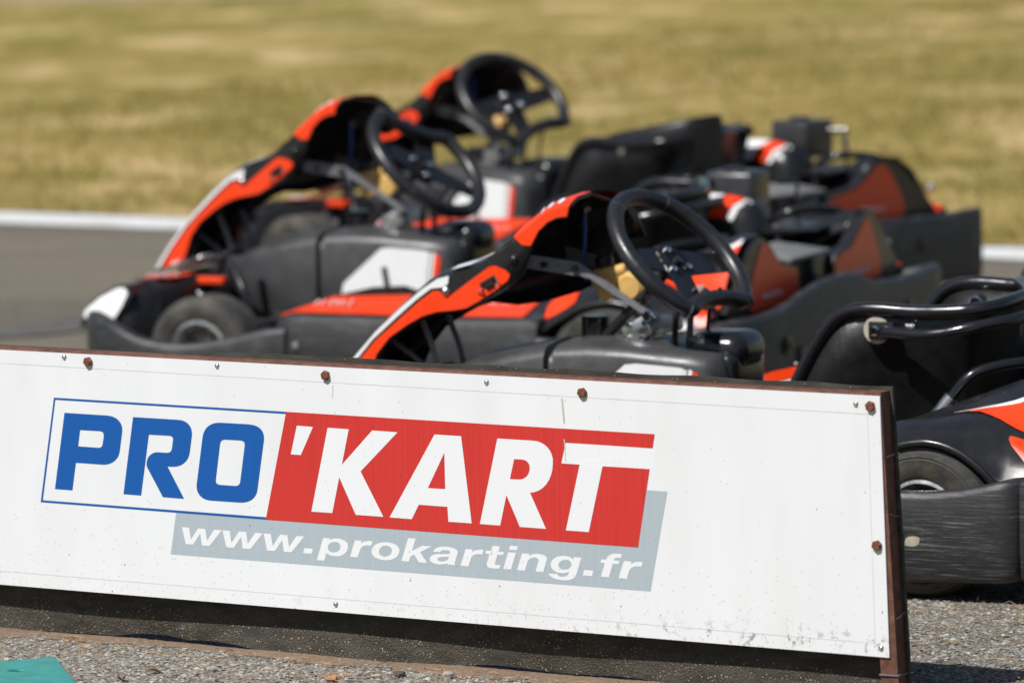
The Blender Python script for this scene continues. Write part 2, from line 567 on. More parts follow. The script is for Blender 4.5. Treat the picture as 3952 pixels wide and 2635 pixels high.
GLYPHS = {
 'gray': ["-1348.2,230.4 -1150,229.0 -1140,260 -470,260 -435.6,320.0 -397.4,319.9 -430.7,157 -1361.0,159.5"],
 'frame': ["-1595.2,413.8 -1122.7,412.6 -1123.2,409.2 -1592.6,410.4 -1623.6,236.3 -1166.6,233.8 -1167.4,229.7 -1628.0,232.8"],
 'red': ["-1122.7,412.6 -419.5,411.0 -423.6,388.2 -560,388.4 -560,354.7 -429.6,354.3 -452.4,226.5 -1167.4,229.4"],
 'P': ["-1573.9,388.9 -1487.4,388.6 -1480.1,388.3 -1473.5,387.1 -1467.7,385.1 -1462.9,382.2 -1459.1,378.5 -1456.5,374.1 -1455.1,368.8 -1455.2,362.8 -1461.0,330.3 -1462.4,324.8 -1464.9,319.8 -1468.3,315.5 -1472.5,311.8 -1477.4,308.9 -1482.9,306.6 -1488.8,305.1 -1495.0,304.4 -1552.6,304.6 -1561.2,256.9 -1597.4,257.1", "-1542.3,361.1 -1502.4,361.3 -1499.9,361.2 -1497.9,360.7 -1496.2,360.0 -1495.0,358.9 -1494.1,357.4 -1493.6,355.7 -1493.4,353.7 -1493.6,351.4 -1496.0,339.5 -1496.4,337.9 -1497.0,336.5 -1497.8,335.4 -1498.8,334.4 -1500.0,333.6 -1501.4,333.1 -1503.0,332.7 -1504.9,332.6 -1547.1,332.9"],
 'R': ["-1432.2,388.6 -1341.8,388.5 -1334.7,388.2 -1328.5,387.0 -1323.3,384.9 -1319.0,382.0 -1315.8,378.4 -1313.7,373.9 -1312.7,368.7 -1313.0,362.8 -1317.9,334.9 -1319.6,328.9 -1322.4,323.6 -1326.2,319.1 -1330.8,315.3 -1336.1,312.3 -1342.0,310.2 -1348.4,308.9 -1355.2,308.4 -1363.8,308.3 -1331.3,255.4 -1374.6,255.8 -1405.7,305.0 -1406.5,309.7 -1406.1,314.3 -1404.5,318.7 -1401.9,322.7 -1398.4,326.1 -1394.2,328.7 -1389.3,330.6 -1383.9,331.4 -1364.3,331.4 -1362.1,331.6 -1360.2,332.1 -1358.5,332.7 -1357.2,333.6 -1356.0,334.8 -1355.1,336.1 -1354.4,337.7 -1353.9,339.6 -1351.3,354.3 -1351.3,355.8 -1351.6,357.1 -1352.2,358.2 -1353.2,359.1 -1354.4,359.8 -1356.0,360.3 -1357.9,360.6 -1360.0,360.7 -1400.6,360.5 -1419.1,256.0 -1455.3,256.3"],
 'O': ["-1255.8,387.8 -1200.6,388.0 -1192.7,387.6 -1185.8,386.6 -1180.0,384.9 -1175.3,382.3 -1171.7,379.0 -1169.3,374.8 -1168.0,369.7 -1168.0,363.7 -1182.8,279.9 -1184.2,274.4 -1186.6,269.7 -1189.9,265.6 -1193.9,262.2 -1198.8,259.5 -1204.4,257.5 -1210.6,256.1 -1217.4,255.5 -1276.3,255.5 -1283.1,255.9 -1289.2,257.1 -1294.4,259.3 -1298.7,262.2 -1302.0,265.8 -1304.2,270.2 -1305.3,275.3 -1305.1,281.0 -1291.5,360.2 -1290.0,366.4 -1287.5,371.9 -1284.1,376.5 -1279.9,380.4 -1274.8,383.4 -1269.1,385.7 -1262.7,387.2", "-1245.2,360.0 -1215.0,360.1 -1212.6,359.9 -1210.7,359.4 -1209.1,358.7 -1207.9,357.6 -1207.1,356.3 -1206.7,354.7 -1206.6,352.9 -1206.8,350.8 -1217.1,290.3 -1217.6,288.5 -1218.4,287.0 -1219.5,285.7 -1220.8,284.7 -1222.4,283.9 -1224.3,283.3 -1226.4,283.0 -1228.9,282.8 -1256.5,283.0 -1259.2,283.1 -1261.5,283.6 -1263.3,284.3 -1264.7,285.2 -1265.7,286.5 -1266.2,288.0 -1266.4,289.8 -1266.2,291.9 -1256.3,351.9 -1255.8,353.7 -1255.1,355.3 -1254.2,356.6 -1253.0,357.7 -1251.5,358.6 -1249.7,359.3 -1247.6,359.8"],
 'apostrophe': ["-1101.8,390.5 -1069.9,390.0 -1094.9,341.8 -1114.8,341.9"],
 'K': ["-1041.0,390.1 -999.6,389.7 -1014.3,329.9 -953.8,390.0 -904.5,389.5 -977.8,320.9 -934.8,247.9 -988.6,248.1 -1019.9,308.6 -1034.8,248.5 -1076.0,248.4"],
 'A': ["-833.2,389.5 -782.2,389.3 -764.5,247.2 -809.1,247.2 -810.4,271.7 -865.7,272.0 -879.7,247.3 -922.7,247.7", "-814.8,360.5 -814.1,300.5 -847.6,300.5"],
 'R2': ["-713.2,389.0 -646.1,388.9 -637.7,388.3 -630.2,386.3 -623.7,383.2 -618.2,379.0 -613.9,374.0 -610.8,368.1 -609.1,361.5 -608.9,354.4 -610.0,344.2 -612.6,335.0 -616.6,326.7 -621.7,319.5 -628.0,313.5 -635.3,308.8 -643.6,305.4 -652.8,303.6 -623.6,246.6 -672.8,246.8 -697.5,297.4 -710.2,246.8 -748.8,247.1", "-682.0,357.0 -667.7,357.1 -664.0,356.8 -660.7,356.0 -658.0,354.6 -655.8,352.8 -654.2,350.6 -653.1,348.1 -652.6,345.3 -652.7,342.2 -653.5,338.2 -655.0,334.6 -657.1,331.5 -659.7,328.9 -663.0,326.8 -666.7,325.3 -670.9,324.3 -675.5,324.0 -690.5,323.8"],
 'T': ["-584.5,388.5 -418.1,388.2 -423.9,354.3 -516.3,354.4 -543.6,246.1 -586.3,246.3 -558.8,354.7 -592.9,354.8"],
 'w1': ["-1336.9,207.0 -1322.1,207.0 -1318.9,187.1 -1304.1,206.7 -1289.1,206.7 -1286.4,186.8 -1271.5,206.6 -1255.8,206.6 -1281.5,178.3 -1296.9,178.3 -1299.6,198.1 -1314.6,178.6 -1329.8,178.5"],
 'w2': ["-1254.5,206.6 -1239.8,206.5 -1236.9,186.4 -1221.5,206.4 -1206.8,206.4 -1204.3,186.7 -1188.8,206.3 -1173.5,206.0 -1199.2,178.2 -1214.6,178.2 -1217.2,197.7 -1232.3,178.3 -1247.7,178.3"],
 'w3': ["-1172.1,206.0 -1157.6,206.1 -1154.4,185.9 -1139.2,206.0 -1124.6,206.0 -1121.8,186.3 -1106.4,206.0 -1091.2,205.9 -1117.0,177.8 -1132.2,177.8 -1135.0,196.9 -1150.4,177.7 -1165.7,177.9"],
 'dot1': ["-1091.1,186.5 -1074.3,186.4 -1077.3,177.7 -1094.0,177.7"],
 'p': ["-1053.8,205.8 -1039.8,205.7 -1040.9,202.4 -1039.3,203.6 -1037.6,204.5 -1035.7,205.2 -1033.7,205.7 -1031.5,206.1 -1029.2,206.4 -1026.9,206.5 -1024.4,206.5 -1019.8,206.3 -1015.7,205.5 -1012.3,204.4 -1009.5,202.9 -1007.4,201.1 -1005.9,199.0 -1005.1,196.6 -1005.0,194.0 -1005.8,190.5 -1007.2,187.3 -1009.3,184.4 -1012.0,181.9 -1015.1,179.8 -1018.7,178.2 -1022.7,177.1 -1027.1,176.6 -1030.8,176.5 -1034.2,176.6 -1037.3,177.0 -1040.0,177.5 -1042.4,178.1 -1044.6,179.0 -1046.4,179.9 -1047.9,181.0 -1052.3,167.7 -1067.1,167.7", "-1031.8,200.3 -1029.1,200.4 -1026.8,200.1 -1024.7,199.5 -1022.9,198.7 -1021.5,197.7 -1020.4,196.4 -1019.9,194.8 -1019.8,193.1 -1020.2,191.0 -1021.0,189.1 -1022.3,187.4 -1023.9,186.0 -1025.7,184.8 -1027.9,183.8 -1030.2,183.2 -1032.7,182.9 -1035.3,182.9 -1037.7,183.1 -1039.9,183.6 -1041.7,184.4 -1043.1,185.4 -1044.2,186.6 -1044.8,188.1 -1044.9,189.8 -1044.5,191.8 -1043.7,193.6 -1042.5,195.3 -1040.9,196.9 -1039.0,198.2 -1036.8,199.2 -1034.4,199.9"],
 'r1': ["-991.6,205.6 -977.6,205.5 -979.3,200.9 -977.5,202.2 -975.4,203.3 -973.1,204.3 -970.5,205.0 -967.6,205.6 -964.4,205.9 -960.9,206.0 -957.0,205.9 -959.6,198.4 -964.4,198.6 -968.5,198.4 -972.0,197.8 -974.9,196.8 -977.3,195.4 -979.2,193.7 -980.6,191.6 -981.6,189.3 -986.8,177.1 -1001.5,177.3"],
 'o': ["-933.3,205.9 -927.2,206.0 -921.6,205.6 -916.6,204.6 -912.4,203.3 -909.0,201.4 -906.4,199.2 -904.9,196.6 -904.5,193.6 -905.3,189.9 -906.9,186.6 -909.4,183.7 -912.6,181.2 -916.5,179.1 -920.9,177.5 -925.9,176.5 -931.3,175.9 -937.2,175.9 -942.6,176.5 -947.3,177.5 -951.4,179.0 -954.6,180.9 -957.1,183.3 -958.6,185.9 -959.1,188.9 -958.5,192.2 -957.0,195.3 -954.7,198.1 -951.7,200.5 -947.9,202.5 -943.6,204.1 -938.7,205.2", "-931.9,200.0 -929.1,200.0 -926.6,199.7 -924.3,199.2 -922.5,198.3 -921.0,197.3 -919.9,195.9 -919.3,194.4 -919.3,192.7 -919.7,190.6 -920.7,188.6 -921.9,186.9 -923.6,185.3 -925.5,184.0 -927.7,183.0 -930.1,182.3 -932.7,181.9 -935.3,182.0 -937.7,182.3 -939.7,182.9 -941.4,183.8 -942.8,184.9 -943.8,186.3 -944.3,187.9 -944.4,189.8 -944.0,191.8 -943.2,193.6 -942.0,195.2 -940.6,196.7 -938.8,197.9 -936.8,198.9 -934.5,199.6"],
 'k': ["-887.3,215.6 -872.8,215.5 -880.2,194.8 -860.2,204.6 -842.3,204.6 -864.5,193.5 -851.2,176.5 -867.2,176.5 -876.0,188.8 -883.8,185.1 -886.8,176.5 -901.4,176.6"],
 'a': ["-839.4,196.0 -838.4,198.0 -836.8,199.7 -834.9,201.2 -832.6,202.5 -829.9,203.6 -827.0,204.4 -823.8,205.0 -820.4,205.4 -814.2,205.6 -808.5,205.5 -803.6,204.9 -799.4,204.0 -796.0,202.8 -793.6,201.2 -792.3,199.2 -792.1,196.9 -792.5,195.6 -793.2,193.7 -794.1,191.3 -795.1,188.8 -796.0,186.2 -796.9,183.7 -797.6,181.6 -798.0,180.0 -797.9,176.1 -812.0,176.2 -812.5,178.6 -814.5,177.8 -816.7,177.1 -818.8,176.5 -821.0,176.1 -823.3,175.8 -825.5,175.6 -827.8,175.5 -830.1,175.5 -833.8,175.8 -837.0,176.4 -839.9,177.2 -842.2,178.3 -844.1,179.5 -845.3,180.8 -846.0,182.4 -846.1,184.0 -845.4,185.9 -844.3,187.5 -842.6,189.0 -840.4,190.2 -837.8,191.2 -834.8,192.0 -831.4,192.6 -827.8,193.0 -813.0,193.5 -811.4,193.6 -810.0,193.9 -808.9,194.2 -807.9,194.7 -807.2,195.2 -806.8,195.9 -806.6,196.6 -806.6,197.3 -806.9,198.0 -807.5,198.6 -808.5,199.1 -809.8,199.4 -811.4,199.7 -813.2,199.8 -815.3,199.8 -817.5,199.7 -818.9,199.6 -820.3,199.4 -821.6,199.1 -822.7,198.6 -823.6,198.1 -824.4,197.5 -825.0,196.7 -825.5,195.7", "-808.5,189.5 -822.8,188.2 -824.7,187.9 -826.5,187.5 -828.0,187.0 -829.2,186.5 -830.1,185.8 -830.8,185.1 -831.1,184.4 -831.2,183.6 -830.9,182.8 -830.3,182.2 -829.4,181.6 -828.3,181.2 -827.0,180.9 -825.4,180.8 -823.7,180.7 -821.9,180.8 -819.7,181.2 -817.6,181.6 -815.7,182.3 -814.1,183.0 -812.7,183.8 -811.5,184.7 -810.6,185.7 -810.1,186.6"],
 'r2': ["-777.0,204.3 -763.3,204.2 -765.0,199.6 -763.1,200.9 -760.9,202.1 -758.4,203.0 -755.7,203.8 -752.8,204.4 -749.7,204.8 -746.3,205.0 -742.7,204.8 -745.0,197.2 -749.5,197.4 -753.4,197.2 -756.8,196.7 -759.7,195.8 -762.2,194.5 -764.2,193.0 -765.8,191.1 -767.0,188.9 -772.2,175.9 -787.1,176.1"],
 't': ["-725.4,212.7 -711.1,212.5 -713.8,203.9 -703.9,203.9 -705.5,198.5 -716.3,198.5 -721.1,184.8 -721.2,183.9 -721.2,183.1 -720.9,182.5 -720.4,182.0 -719.8,181.7 -718.9,181.5 -717.9,181.4 -716.7,181.4 -710.8,181.9 -713.0,175.8 -716.9,175.6 -720.4,175.4 -723.6,175.4 -726.4,175.4 -728.9,175.6 -731.1,175.9 -732.9,176.4 -734.4,177.0 -735.3,177.6 -736.1,178.4 -736.6,179.2 -736.9,180.1 -737.0,181.0 -736.9,182.0 -736.8,183.1 -736.5,184.3 -731.3,198.7 -739.6,198.8 -738.0,204.0 -728.3,204.2"],
 'idot': ["-692.0,215.0 -677.3,214.7 -679.3,208.0 -694.1,208.2"],
 'i': ["-695.9,204.0 -681.1,204.0 -691.0,175.7 -705.8,175.9"],
 'n': ["-669.4,203.9 -655.5,203.8 -656.9,200.3 -655.1,201.4 -653.1,202.2 -651.0,203.0 -648.7,203.6 -646.4,204.1 -643.8,204.4 -641.1,204.6 -638.2,204.7 -634.3,204.4 -631.0,203.9 -628.2,203.2 -626.0,202.2 -624.3,201.1 -623.2,199.7 -622.6,198.1 -622.7,196.4 -629.7,175.6 -644.6,175.6 -638.6,193.3 -638.5,194.5 -638.8,195.5 -639.4,196.4 -640.4,197.1 -641.7,197.6 -643.3,197.9 -645.1,198.0 -647.3,197.9 -649.6,197.6 -651.7,197.0 -653.5,196.2 -655.2,195.3 -656.6,194.1 -657.8,192.8 -658.8,191.4 -659.6,189.8 -664.6,175.5 -679.6,175.7"],
 'g': ["-572.1,203.7 -557.8,203.4 -568.1,174.8 -569.4,172.6 -571.1,170.7 -573.3,169.0 -576.0,167.5 -579.0,166.4 -582.4,165.5 -586.1,164.9 -590.1,164.5 -595.6,164.5 -600.7,164.9 -605.5,165.5 -609.8,166.6 -613.4,168.0 -616.3,169.7 -618.4,171.7 -619.5,174.1 -604.0,174.3 -603.6,173.2 -602.9,172.3 -602.0,171.6 -600.7,171.0 -599.3,170.5 -597.5,170.2 -595.6,170.1 -593.5,170.2 -591.2,170.5 -589.2,170.8 -587.6,171.3 -586.2,171.9 -585.0,172.6 -584.1,173.4 -583.5,174.2 -583.0,175.2 -580.9,179.2 -582.5,178.5 -584.1,177.9 -585.8,177.3 -587.5,176.8 -589.3,176.5 -591.2,176.2 -593.0,176.0 -594.9,175.9 -599.5,176.1 -603.7,176.8 -607.4,178.0 -610.5,179.6 -612.9,181.6 -614.7,184.1 -615.7,186.8 -615.8,189.9 -615.0,192.8 -613.4,195.4 -611.1,197.7 -608.2,199.8 -604.8,201.6 -601.0,203.0 -596.8,203.9 -592.4,204.5 -589.2,204.6 -586.1,204.4 -583.3,204.1 -580.8,203.5 -578.5,202.8 -576.5,201.9 -574.8,200.8 -573.4,199.5", "-588.1,198.3 -585.6,198.3 -583.3,198.0 -581.2,197.5 -579.5,196.7 -578.1,195.6 -577.1,194.3 -576.5,192.8 -576.5,191.1 -577.0,189.4 -578.0,187.7 -579.3,186.2 -580.9,184.9 -582.8,183.7 -584.9,182.8 -587.3,182.2 -589.8,181.9 -592.3,181.9 -594.6,182.2 -596.6,182.8 -598.3,183.6 -599.6,184.7 -600.6,185.9 -601.1,187.4 -601.1,189.1 -600.6,190.9 -599.7,192.5 -598.5,194.0 -596.9,195.3 -595.0,196.4 -592.9,197.3 -590.6,198.0"],
 'dot2': ["-553.1,183.8 -535.8,183.7 -538.6,174.8 -555.9,174.8"],
 'f': ["-520.8,203.2 -511.7,203.3 -510.9,205.0 -509.9,206.6 -508.7,208.3 -507.1,209.8 -505.3,211.2 -503.1,212.3 -500.5,213.2 -497.6,213.8 -495.7,214.0 -493.8,214.1 -491.8,214.2 -489.8,214.2 -487.8,214.2 -485.9,214.1 -484.0,213.9 -482.2,213.8 -484.4,207.6 -486.0,207.7 -487.6,207.7 -489.1,207.7 -490.5,207.6 -491.8,207.5 -492.9,207.3 -493.9,207.0 -494.8,206.5 -495.3,206.2 -495.7,205.8 -496.1,205.3 -496.4,204.9 -496.6,204.4 -496.8,203.9 -497.0,203.3 -497.2,202.8 -487.0,202.9 -488.9,197.3 -499.7,197.3 -507.2,174.8 -522.2,175.1 -514.3,197.6 -522.6,197.5"],
 'r3': ["-479.1,203.2 -464.7,203.1 -466.5,198.5 -464.5,199.8 -462.4,200.9 -460.0,201.8 -457.4,202.6 -454.5,203.1 -451.4,203.5 -447.9,203.6 -444.1,203.5 -446.8,195.8 -451.1,196.0 -455.0,195.8 -458.3,195.4 -461.2,194.6 -463.7,193.5 -465.8,192.0 -467.6,190.2 -469.1,188.0 -474.1,174.6 -489.1,174.7"],
}

# ================================================================ the advertising board
board = empty('advertising_board', BO, math.atan2(BD.y, BD.x))
tag(board, 'white advertising board with big blue and red lettering on a rusty tube frame', 'sign')

def panel_mat():
    M, nt, b = newmat('board_panel')
    v = coords(nt)
    tc = N(nt, 'ShaderNodeTexCoord')
    sp = N(nt, 'ShaderNodeSeparateXYZ'); nt.links.new(tc.outputs['Object'], sp.inputs[0])
    low = ramp(nt, sp.outputs[2], ((0.08, 1.0), (0.115, 0.60), (0.22, 0.20), (0.34, 0.08), (0.5, 0.03)))
    base = ramp(nt, noise(nt, coords(nt, (1, 1, 0.4)), 9, 4), ((0.3, (0.695, 0.698, 0.702)), (0.7, (0.725, 0.728, 0.732))))
    def specks(scale, thr, seedoff, stretch, share):
        mp = coords(nt, stretch)
        vo = N(nt, 'ShaderNodeTexVoronoi'); vo.inputs['Scale'].default_value = scale
        vo.inputs['Randomness'].default_value = 1.0
        ad = N(nt, 'ShaderNodeVectorMath', operation='ADD'); ad.inputs[1].default_value = (seedoff, seedoff * 1.3, seedoff * 0.7)
        nt.links.new(mp, ad.inputs[0]); nt.links.new(ad.outputs[0], vo.inputs['Vector'])
        dot = ramp(nt, vo.outputs['Distance'], ((thr, 1.0), (thr * 1.5, 0.0)))
        sc = N(nt, 'ShaderNodeSeparateColor'); nt.links.new(vo.outputs['Color'], sc.inputs[0])
        on = mathn(nt, 'LESS_THAN', sc.outputs[0], mathn(nt, 'MULTIPLY', low, share))
        return mathn(nt, 'MULTIPLY', dot, on)
    s = mathn(nt, 'MAXIMUM', mathn(nt, 'MULTIPLY', specks(190, 0.16, 0.0, (1, 1, 0.7), 0.45), 0.42), mathn(nt, 'MULTIPLY', specks(70, 0.08, 3.1, (1, 1, 0.7), 0.22), 0.8))
    # grime caked along the lower edge, worst towards the right-hand end
    gr = noise(nt, coords(nt, (1, 1, 0.8)), 85, 4, 0.7)
    gx = ramp(nt, mathn(nt, 'ADD', sp.outputs[0], 1.0), ((0.15, 0.12), (0.65, 0.6), (0.85, 1.0)))
    gz = ramp(nt, sp.outputs[2], ((0.083, 0.8), (0.10, 1.0), (0.108, 0.5), (0.128, 0.0)))
    gg = mathn(nt, 'MULTIPLY', mathn(nt, 'MULTIPLY', mathn(nt, 'MULTIPLY', ramp(nt, gr, ((0.54, 0.0), (0.58, 1.0))), ramp(nt, noise(nt, coords(nt), 22, 2), ((0.46, 0.0), (0.58, 1.0)))), gx), gz)
    s = mathn(nt, 'MAXIMUM', s, gg)
    film = ramp(nt, noise(nt, coords(nt, (1, 1, 0.3)), 14, 5), ((0.45, 0.0), (0.8, 0.12)))
    c = mix(nt, film, base, (0.45, 0.42, 0.38))
    c = mix(nt, mathn(nt, 'MULTIPLY', s, 0.85), c, (0.05, 0.043, 0.035))
    return M, nt, b, c, s

M, nt, b, c, s = panel_mat()
nt.links.new(c, b.inputs['Base Color'])
b.inputs['Roughness'].default_value = 0.34
MAT['panel'] = M

def print_mat(name, col, streak=0.06):
    M, nt, b, c, s = panel_mat()
    M.name = name
    v = coords(nt, (60, 1, 1.2))
    f = noise(nt, v, 3, 3)
    c0 = tuple(x * (1 - streak) for x in col); c1 = tuple(min(1, x * (1 + streak)) for x in col)
    cc = ramp(nt, f, ((0.3, c0), (0.7, c1)))
    cc = mix(nt, mathn(nt, 'MULTIPLY', s, 0.7), cc, (0.05, 0.043, 0.035))
    nt.links.new(cc, b.inputs['Base Color'])
    b.inputs['Roughness'].default_value = 0.34
    return M
MAT['p_blue'] = print_mat('print_blue', (0.005, 0.086, 0.33), 0.05)
MAT['p_red'] = print_mat('print_red', (0.53, 0.032, 0.026), 0.08)
MAT['p_grey'] = print_mat('print_grey', (0.365, 0.42, 0.45), 0.03)
MAT['p_white'] = print_mat('print_white', (0.72, 0.723, 0.727), 0.01)
MAT['seam'] = simple('seam_shadow', (0.58, 0.565, 0.545), 0.6)
MAT['rust'] = simple('rusty_primer', (0.112, 0.043, 0.026), 0.75, var=0.4, scale=60, bmp=0.5, bscale=260, dust=(0.45, (0.21, 0.105, 0.075)))
MAT['rust_bolt'] = simple('rusty_bolt', (0.17, 0.062, 0.03), 0.6, 0.25, 0.45, 160, bmp=0.5, bscale=400)
MAT['rubber_sheet'] = None

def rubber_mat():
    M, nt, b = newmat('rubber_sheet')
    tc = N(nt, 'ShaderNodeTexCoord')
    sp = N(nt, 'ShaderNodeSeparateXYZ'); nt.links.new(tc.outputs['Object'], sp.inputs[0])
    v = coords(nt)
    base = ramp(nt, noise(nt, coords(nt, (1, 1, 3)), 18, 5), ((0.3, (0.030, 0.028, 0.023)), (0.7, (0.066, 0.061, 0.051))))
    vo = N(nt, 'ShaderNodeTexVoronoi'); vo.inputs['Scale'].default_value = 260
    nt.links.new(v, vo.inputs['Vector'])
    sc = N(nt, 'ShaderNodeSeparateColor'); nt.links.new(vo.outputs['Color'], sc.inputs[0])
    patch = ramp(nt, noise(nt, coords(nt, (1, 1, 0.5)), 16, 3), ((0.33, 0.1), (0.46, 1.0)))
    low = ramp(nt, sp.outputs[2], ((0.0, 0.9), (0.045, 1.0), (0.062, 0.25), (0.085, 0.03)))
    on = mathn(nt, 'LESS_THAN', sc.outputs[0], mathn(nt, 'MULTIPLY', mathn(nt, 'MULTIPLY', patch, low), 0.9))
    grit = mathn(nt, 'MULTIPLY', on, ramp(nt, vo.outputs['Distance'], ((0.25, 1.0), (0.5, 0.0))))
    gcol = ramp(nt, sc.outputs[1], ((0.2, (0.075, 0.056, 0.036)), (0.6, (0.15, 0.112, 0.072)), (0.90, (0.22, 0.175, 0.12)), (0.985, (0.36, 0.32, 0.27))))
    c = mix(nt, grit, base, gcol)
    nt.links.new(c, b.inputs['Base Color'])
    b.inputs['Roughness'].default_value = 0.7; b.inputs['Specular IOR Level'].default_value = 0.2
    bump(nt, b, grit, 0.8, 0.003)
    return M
MAT['rubber_sheet'] = rubber_mat()

# panel: a sheet whose right-hand end leans a little
def edge_x(z):
    return -0.0155 + (0.491 - z) / 0.409 * 0.0135
LX = -2.32
V = []
for y in (0.0, 0.003):
    V += [(LX, y, 0.0865), (edge_x(0.08), y, 0.0800), (edge_x(0.491), y, 0.491), (LX, y, 0.4905)]
pymesh('panel', V, [(0, 1, 2, 3), (7, 6, 5, 4), (0, 4, 5, 1), (1, 5, 6, 2), (2, 6, 7, 3), (3, 7, 4, 0)], 'panel', board, 0)
# seam of the printed film, set in from the edges
for nm, a, bb in (('seam', (-2.30, 0.4700), (-0.037, 0.4620)), ('seam', (-0.037, 0.4620), (-0.0265, 0.1012)), ('seam', (-0.0265, 0.1012), (-2.30, 0.1110))):
    a, bb = Vector((a[0], 0, a[1])), Vector((bb[0], 0, bb[1]))
    d = (bb - a).normalized(); nn = Vector((-d.z, 0, d.x)) * 0.00035
    off = Vector((0, -0.0003, 0))
    pymesh(nm, [a - nn + off, bb - nn + off, bb + nn + off, a + nn + off], [(0, 1, 2, 3)], 'seam', board, 0)

def loops(key):
    return [[tuple(float(c) / 1000 for c in p.split(',')) for p in lp_.split()] for lp_ in GLYPHS[key]]
def on_board(d):
    return lambda u, v: (u, -d, v)
poly_decal('grey_banner', loops('gray'), on_board(0.00025), 'p_grey', board)
poly_decal('blue_frame', loops('frame'), on_board(0.0005), 'p_blue', board)
poly_decal('red_banner', loops('red'), on_board(0.0005), 'p_red', board)
for k in 'PRO':
    tag(poly_decal('letter', loops(k), on_board(0.0005), 'p_blue', board), 'blue letter ' + k)
def t_bar(u, v):      # the bar of the T runs out flush into the white panel
    return (u, -(0.00075 if u < -0.45 else 0.00006), v)
for k in ('apostrophe', 'K', 'A', 'R2', 'T'):
    tag(poly_decal('letter', loops(k), t_bar if k == 'T' else on_board(0.00075), 'p_white', board), 'white %s on the red banner' % (k[0] if len(k) < 3 else k))
for k in ('w1', 'w2', 'w3', 'dot1', 'p', 'r1', 'o', 'k', 'a', 'r2', 't', 'idot', 'i', 'n', 'g', 'dot2', 'f', 'r3'):
    poly_decal('letter', loops(k), on_board(0.0005), 'p_white', board)
# two pale scrapes across the film
MAT['scrape'] = simple('scrape_grey', (0.50, 0.49, 0.46), 0.6)
for P in ([(-0.5925, 0.461), (-0.5895, 0.461), (-0.5862, 0.425), (-0.5872, 0.418), (-0.5885, 0.425)], [(-0.5878, 0.3945), (-0.5858, 0.3945), (-0.5838, 0.357), (-0.5848, 0.357)],
          [(-1.030, 0.4625), (-1.0292, 0.4625), (-1.0302, 0.440), (-1.0308, 0.440)]):
    poly_decal('scrape', [P], on_board(0.0010), 'scrape', board)

# hexagonal rusty bolts and domed rivets
def bolt_mesh():
    me = None
    V, F = [], []
    prof = [(0.0084, 0.0), (0.0084, -0.005), (0.0071, -0.0064)]
    for r, y in prof:
        for k in range(6):
            a = math.pi / 3 * k + 0.2
            V.append((r * math.cos(a), y, r * math.sin(a)))
    for i in range(2):
        for k in range(6):
            l = (k + 1) % 6
            F.append((i * 6 + k, i * 6 + l, i * 6 + 6 + l, i * 6 + 6 + k))
    F.append(tuple(12 + k for k in range(6)))
    return V, F
V, F = bolt_mesh()
b0 = None
for i, (x, z) in enumerate(((-1.5216, 0.4786), (-1.0424, 0.4769), (-0.5518, 0.4716), (-0.0310, 0.4747), (-0.0215, 0.2564), (-2.01, 0.4786))):
    if b0 is None:
        b0 = pymesh('bolt', V, F, 'rust_bolt', board, 0); o = b0
    else:
        o = b0.copy(); COL.objects.link(o)
    o.location = (x, -0.0002, z); o.rotation_euler = (0, 0.5 * i, 0)
r0 = None
for x, z in ((-1.572, 0.4843), (-1.2592, 0.4832), (-0.7324, 0.480), (-0.0575, 0.477), (-0.0160, 0.0947), (-1.0315, 0.0966), (-1.80, 0.4843)):
    if r0 is None:
        r0 = lathe('rivet', [(0.0, -0.0012), (0.0014, -0.0014), (0.0016, -0.0030), (0.0030, -0.0026), (0.0043, -0.0012), (0.0048, 0.0)], 'alu', board, 16); o = r0
    else:
        o = r0.copy(); COL.objects.link(o)
    o.location = (x, -0.0002, z)
# rust-brown square tube frame behind the panel
def leanbox(name, z0, z1, x0, x1, y0, y1, mat):
    V = [(x0(z), y, z) for z in (z0, z1) for y in (y0, y1)] + [(x1(z), y, z) for z in (z0, z1) for y in (y0, y1)]
    return pymesh(name, V, [(0, 1, 3, 2), (4, 6, 7, 5), (0, 4, 5, 1), (2, 3, 7, 6), (0, 2, 6, 4), (1, 5, 7, 3)], mat, board, 0)
rbox('top_rail', (-1.17, 0.0185, 0.4800), (2.27, 0.030, 0.030), 'rust', board, 0.003)
rbox('bottom_rail', (-1.17, 0.0185, 0.110), (2.27, 0.030, 0.030), 'rust', board, 0.003)
pe = lambda z: -0.0150 + (0.491 - z) / 0.409 * 0.0245
leanbox('post', -0.03, 0.4965, lambda z: pe(z) - 0.030, pe, 0.0035, 0.0330, 'rust')
leanbox('post', -0.03, 0.4965, lambda z: -2.335, lambda z: -2.305, 0.0035, 0.0330, 'rust')
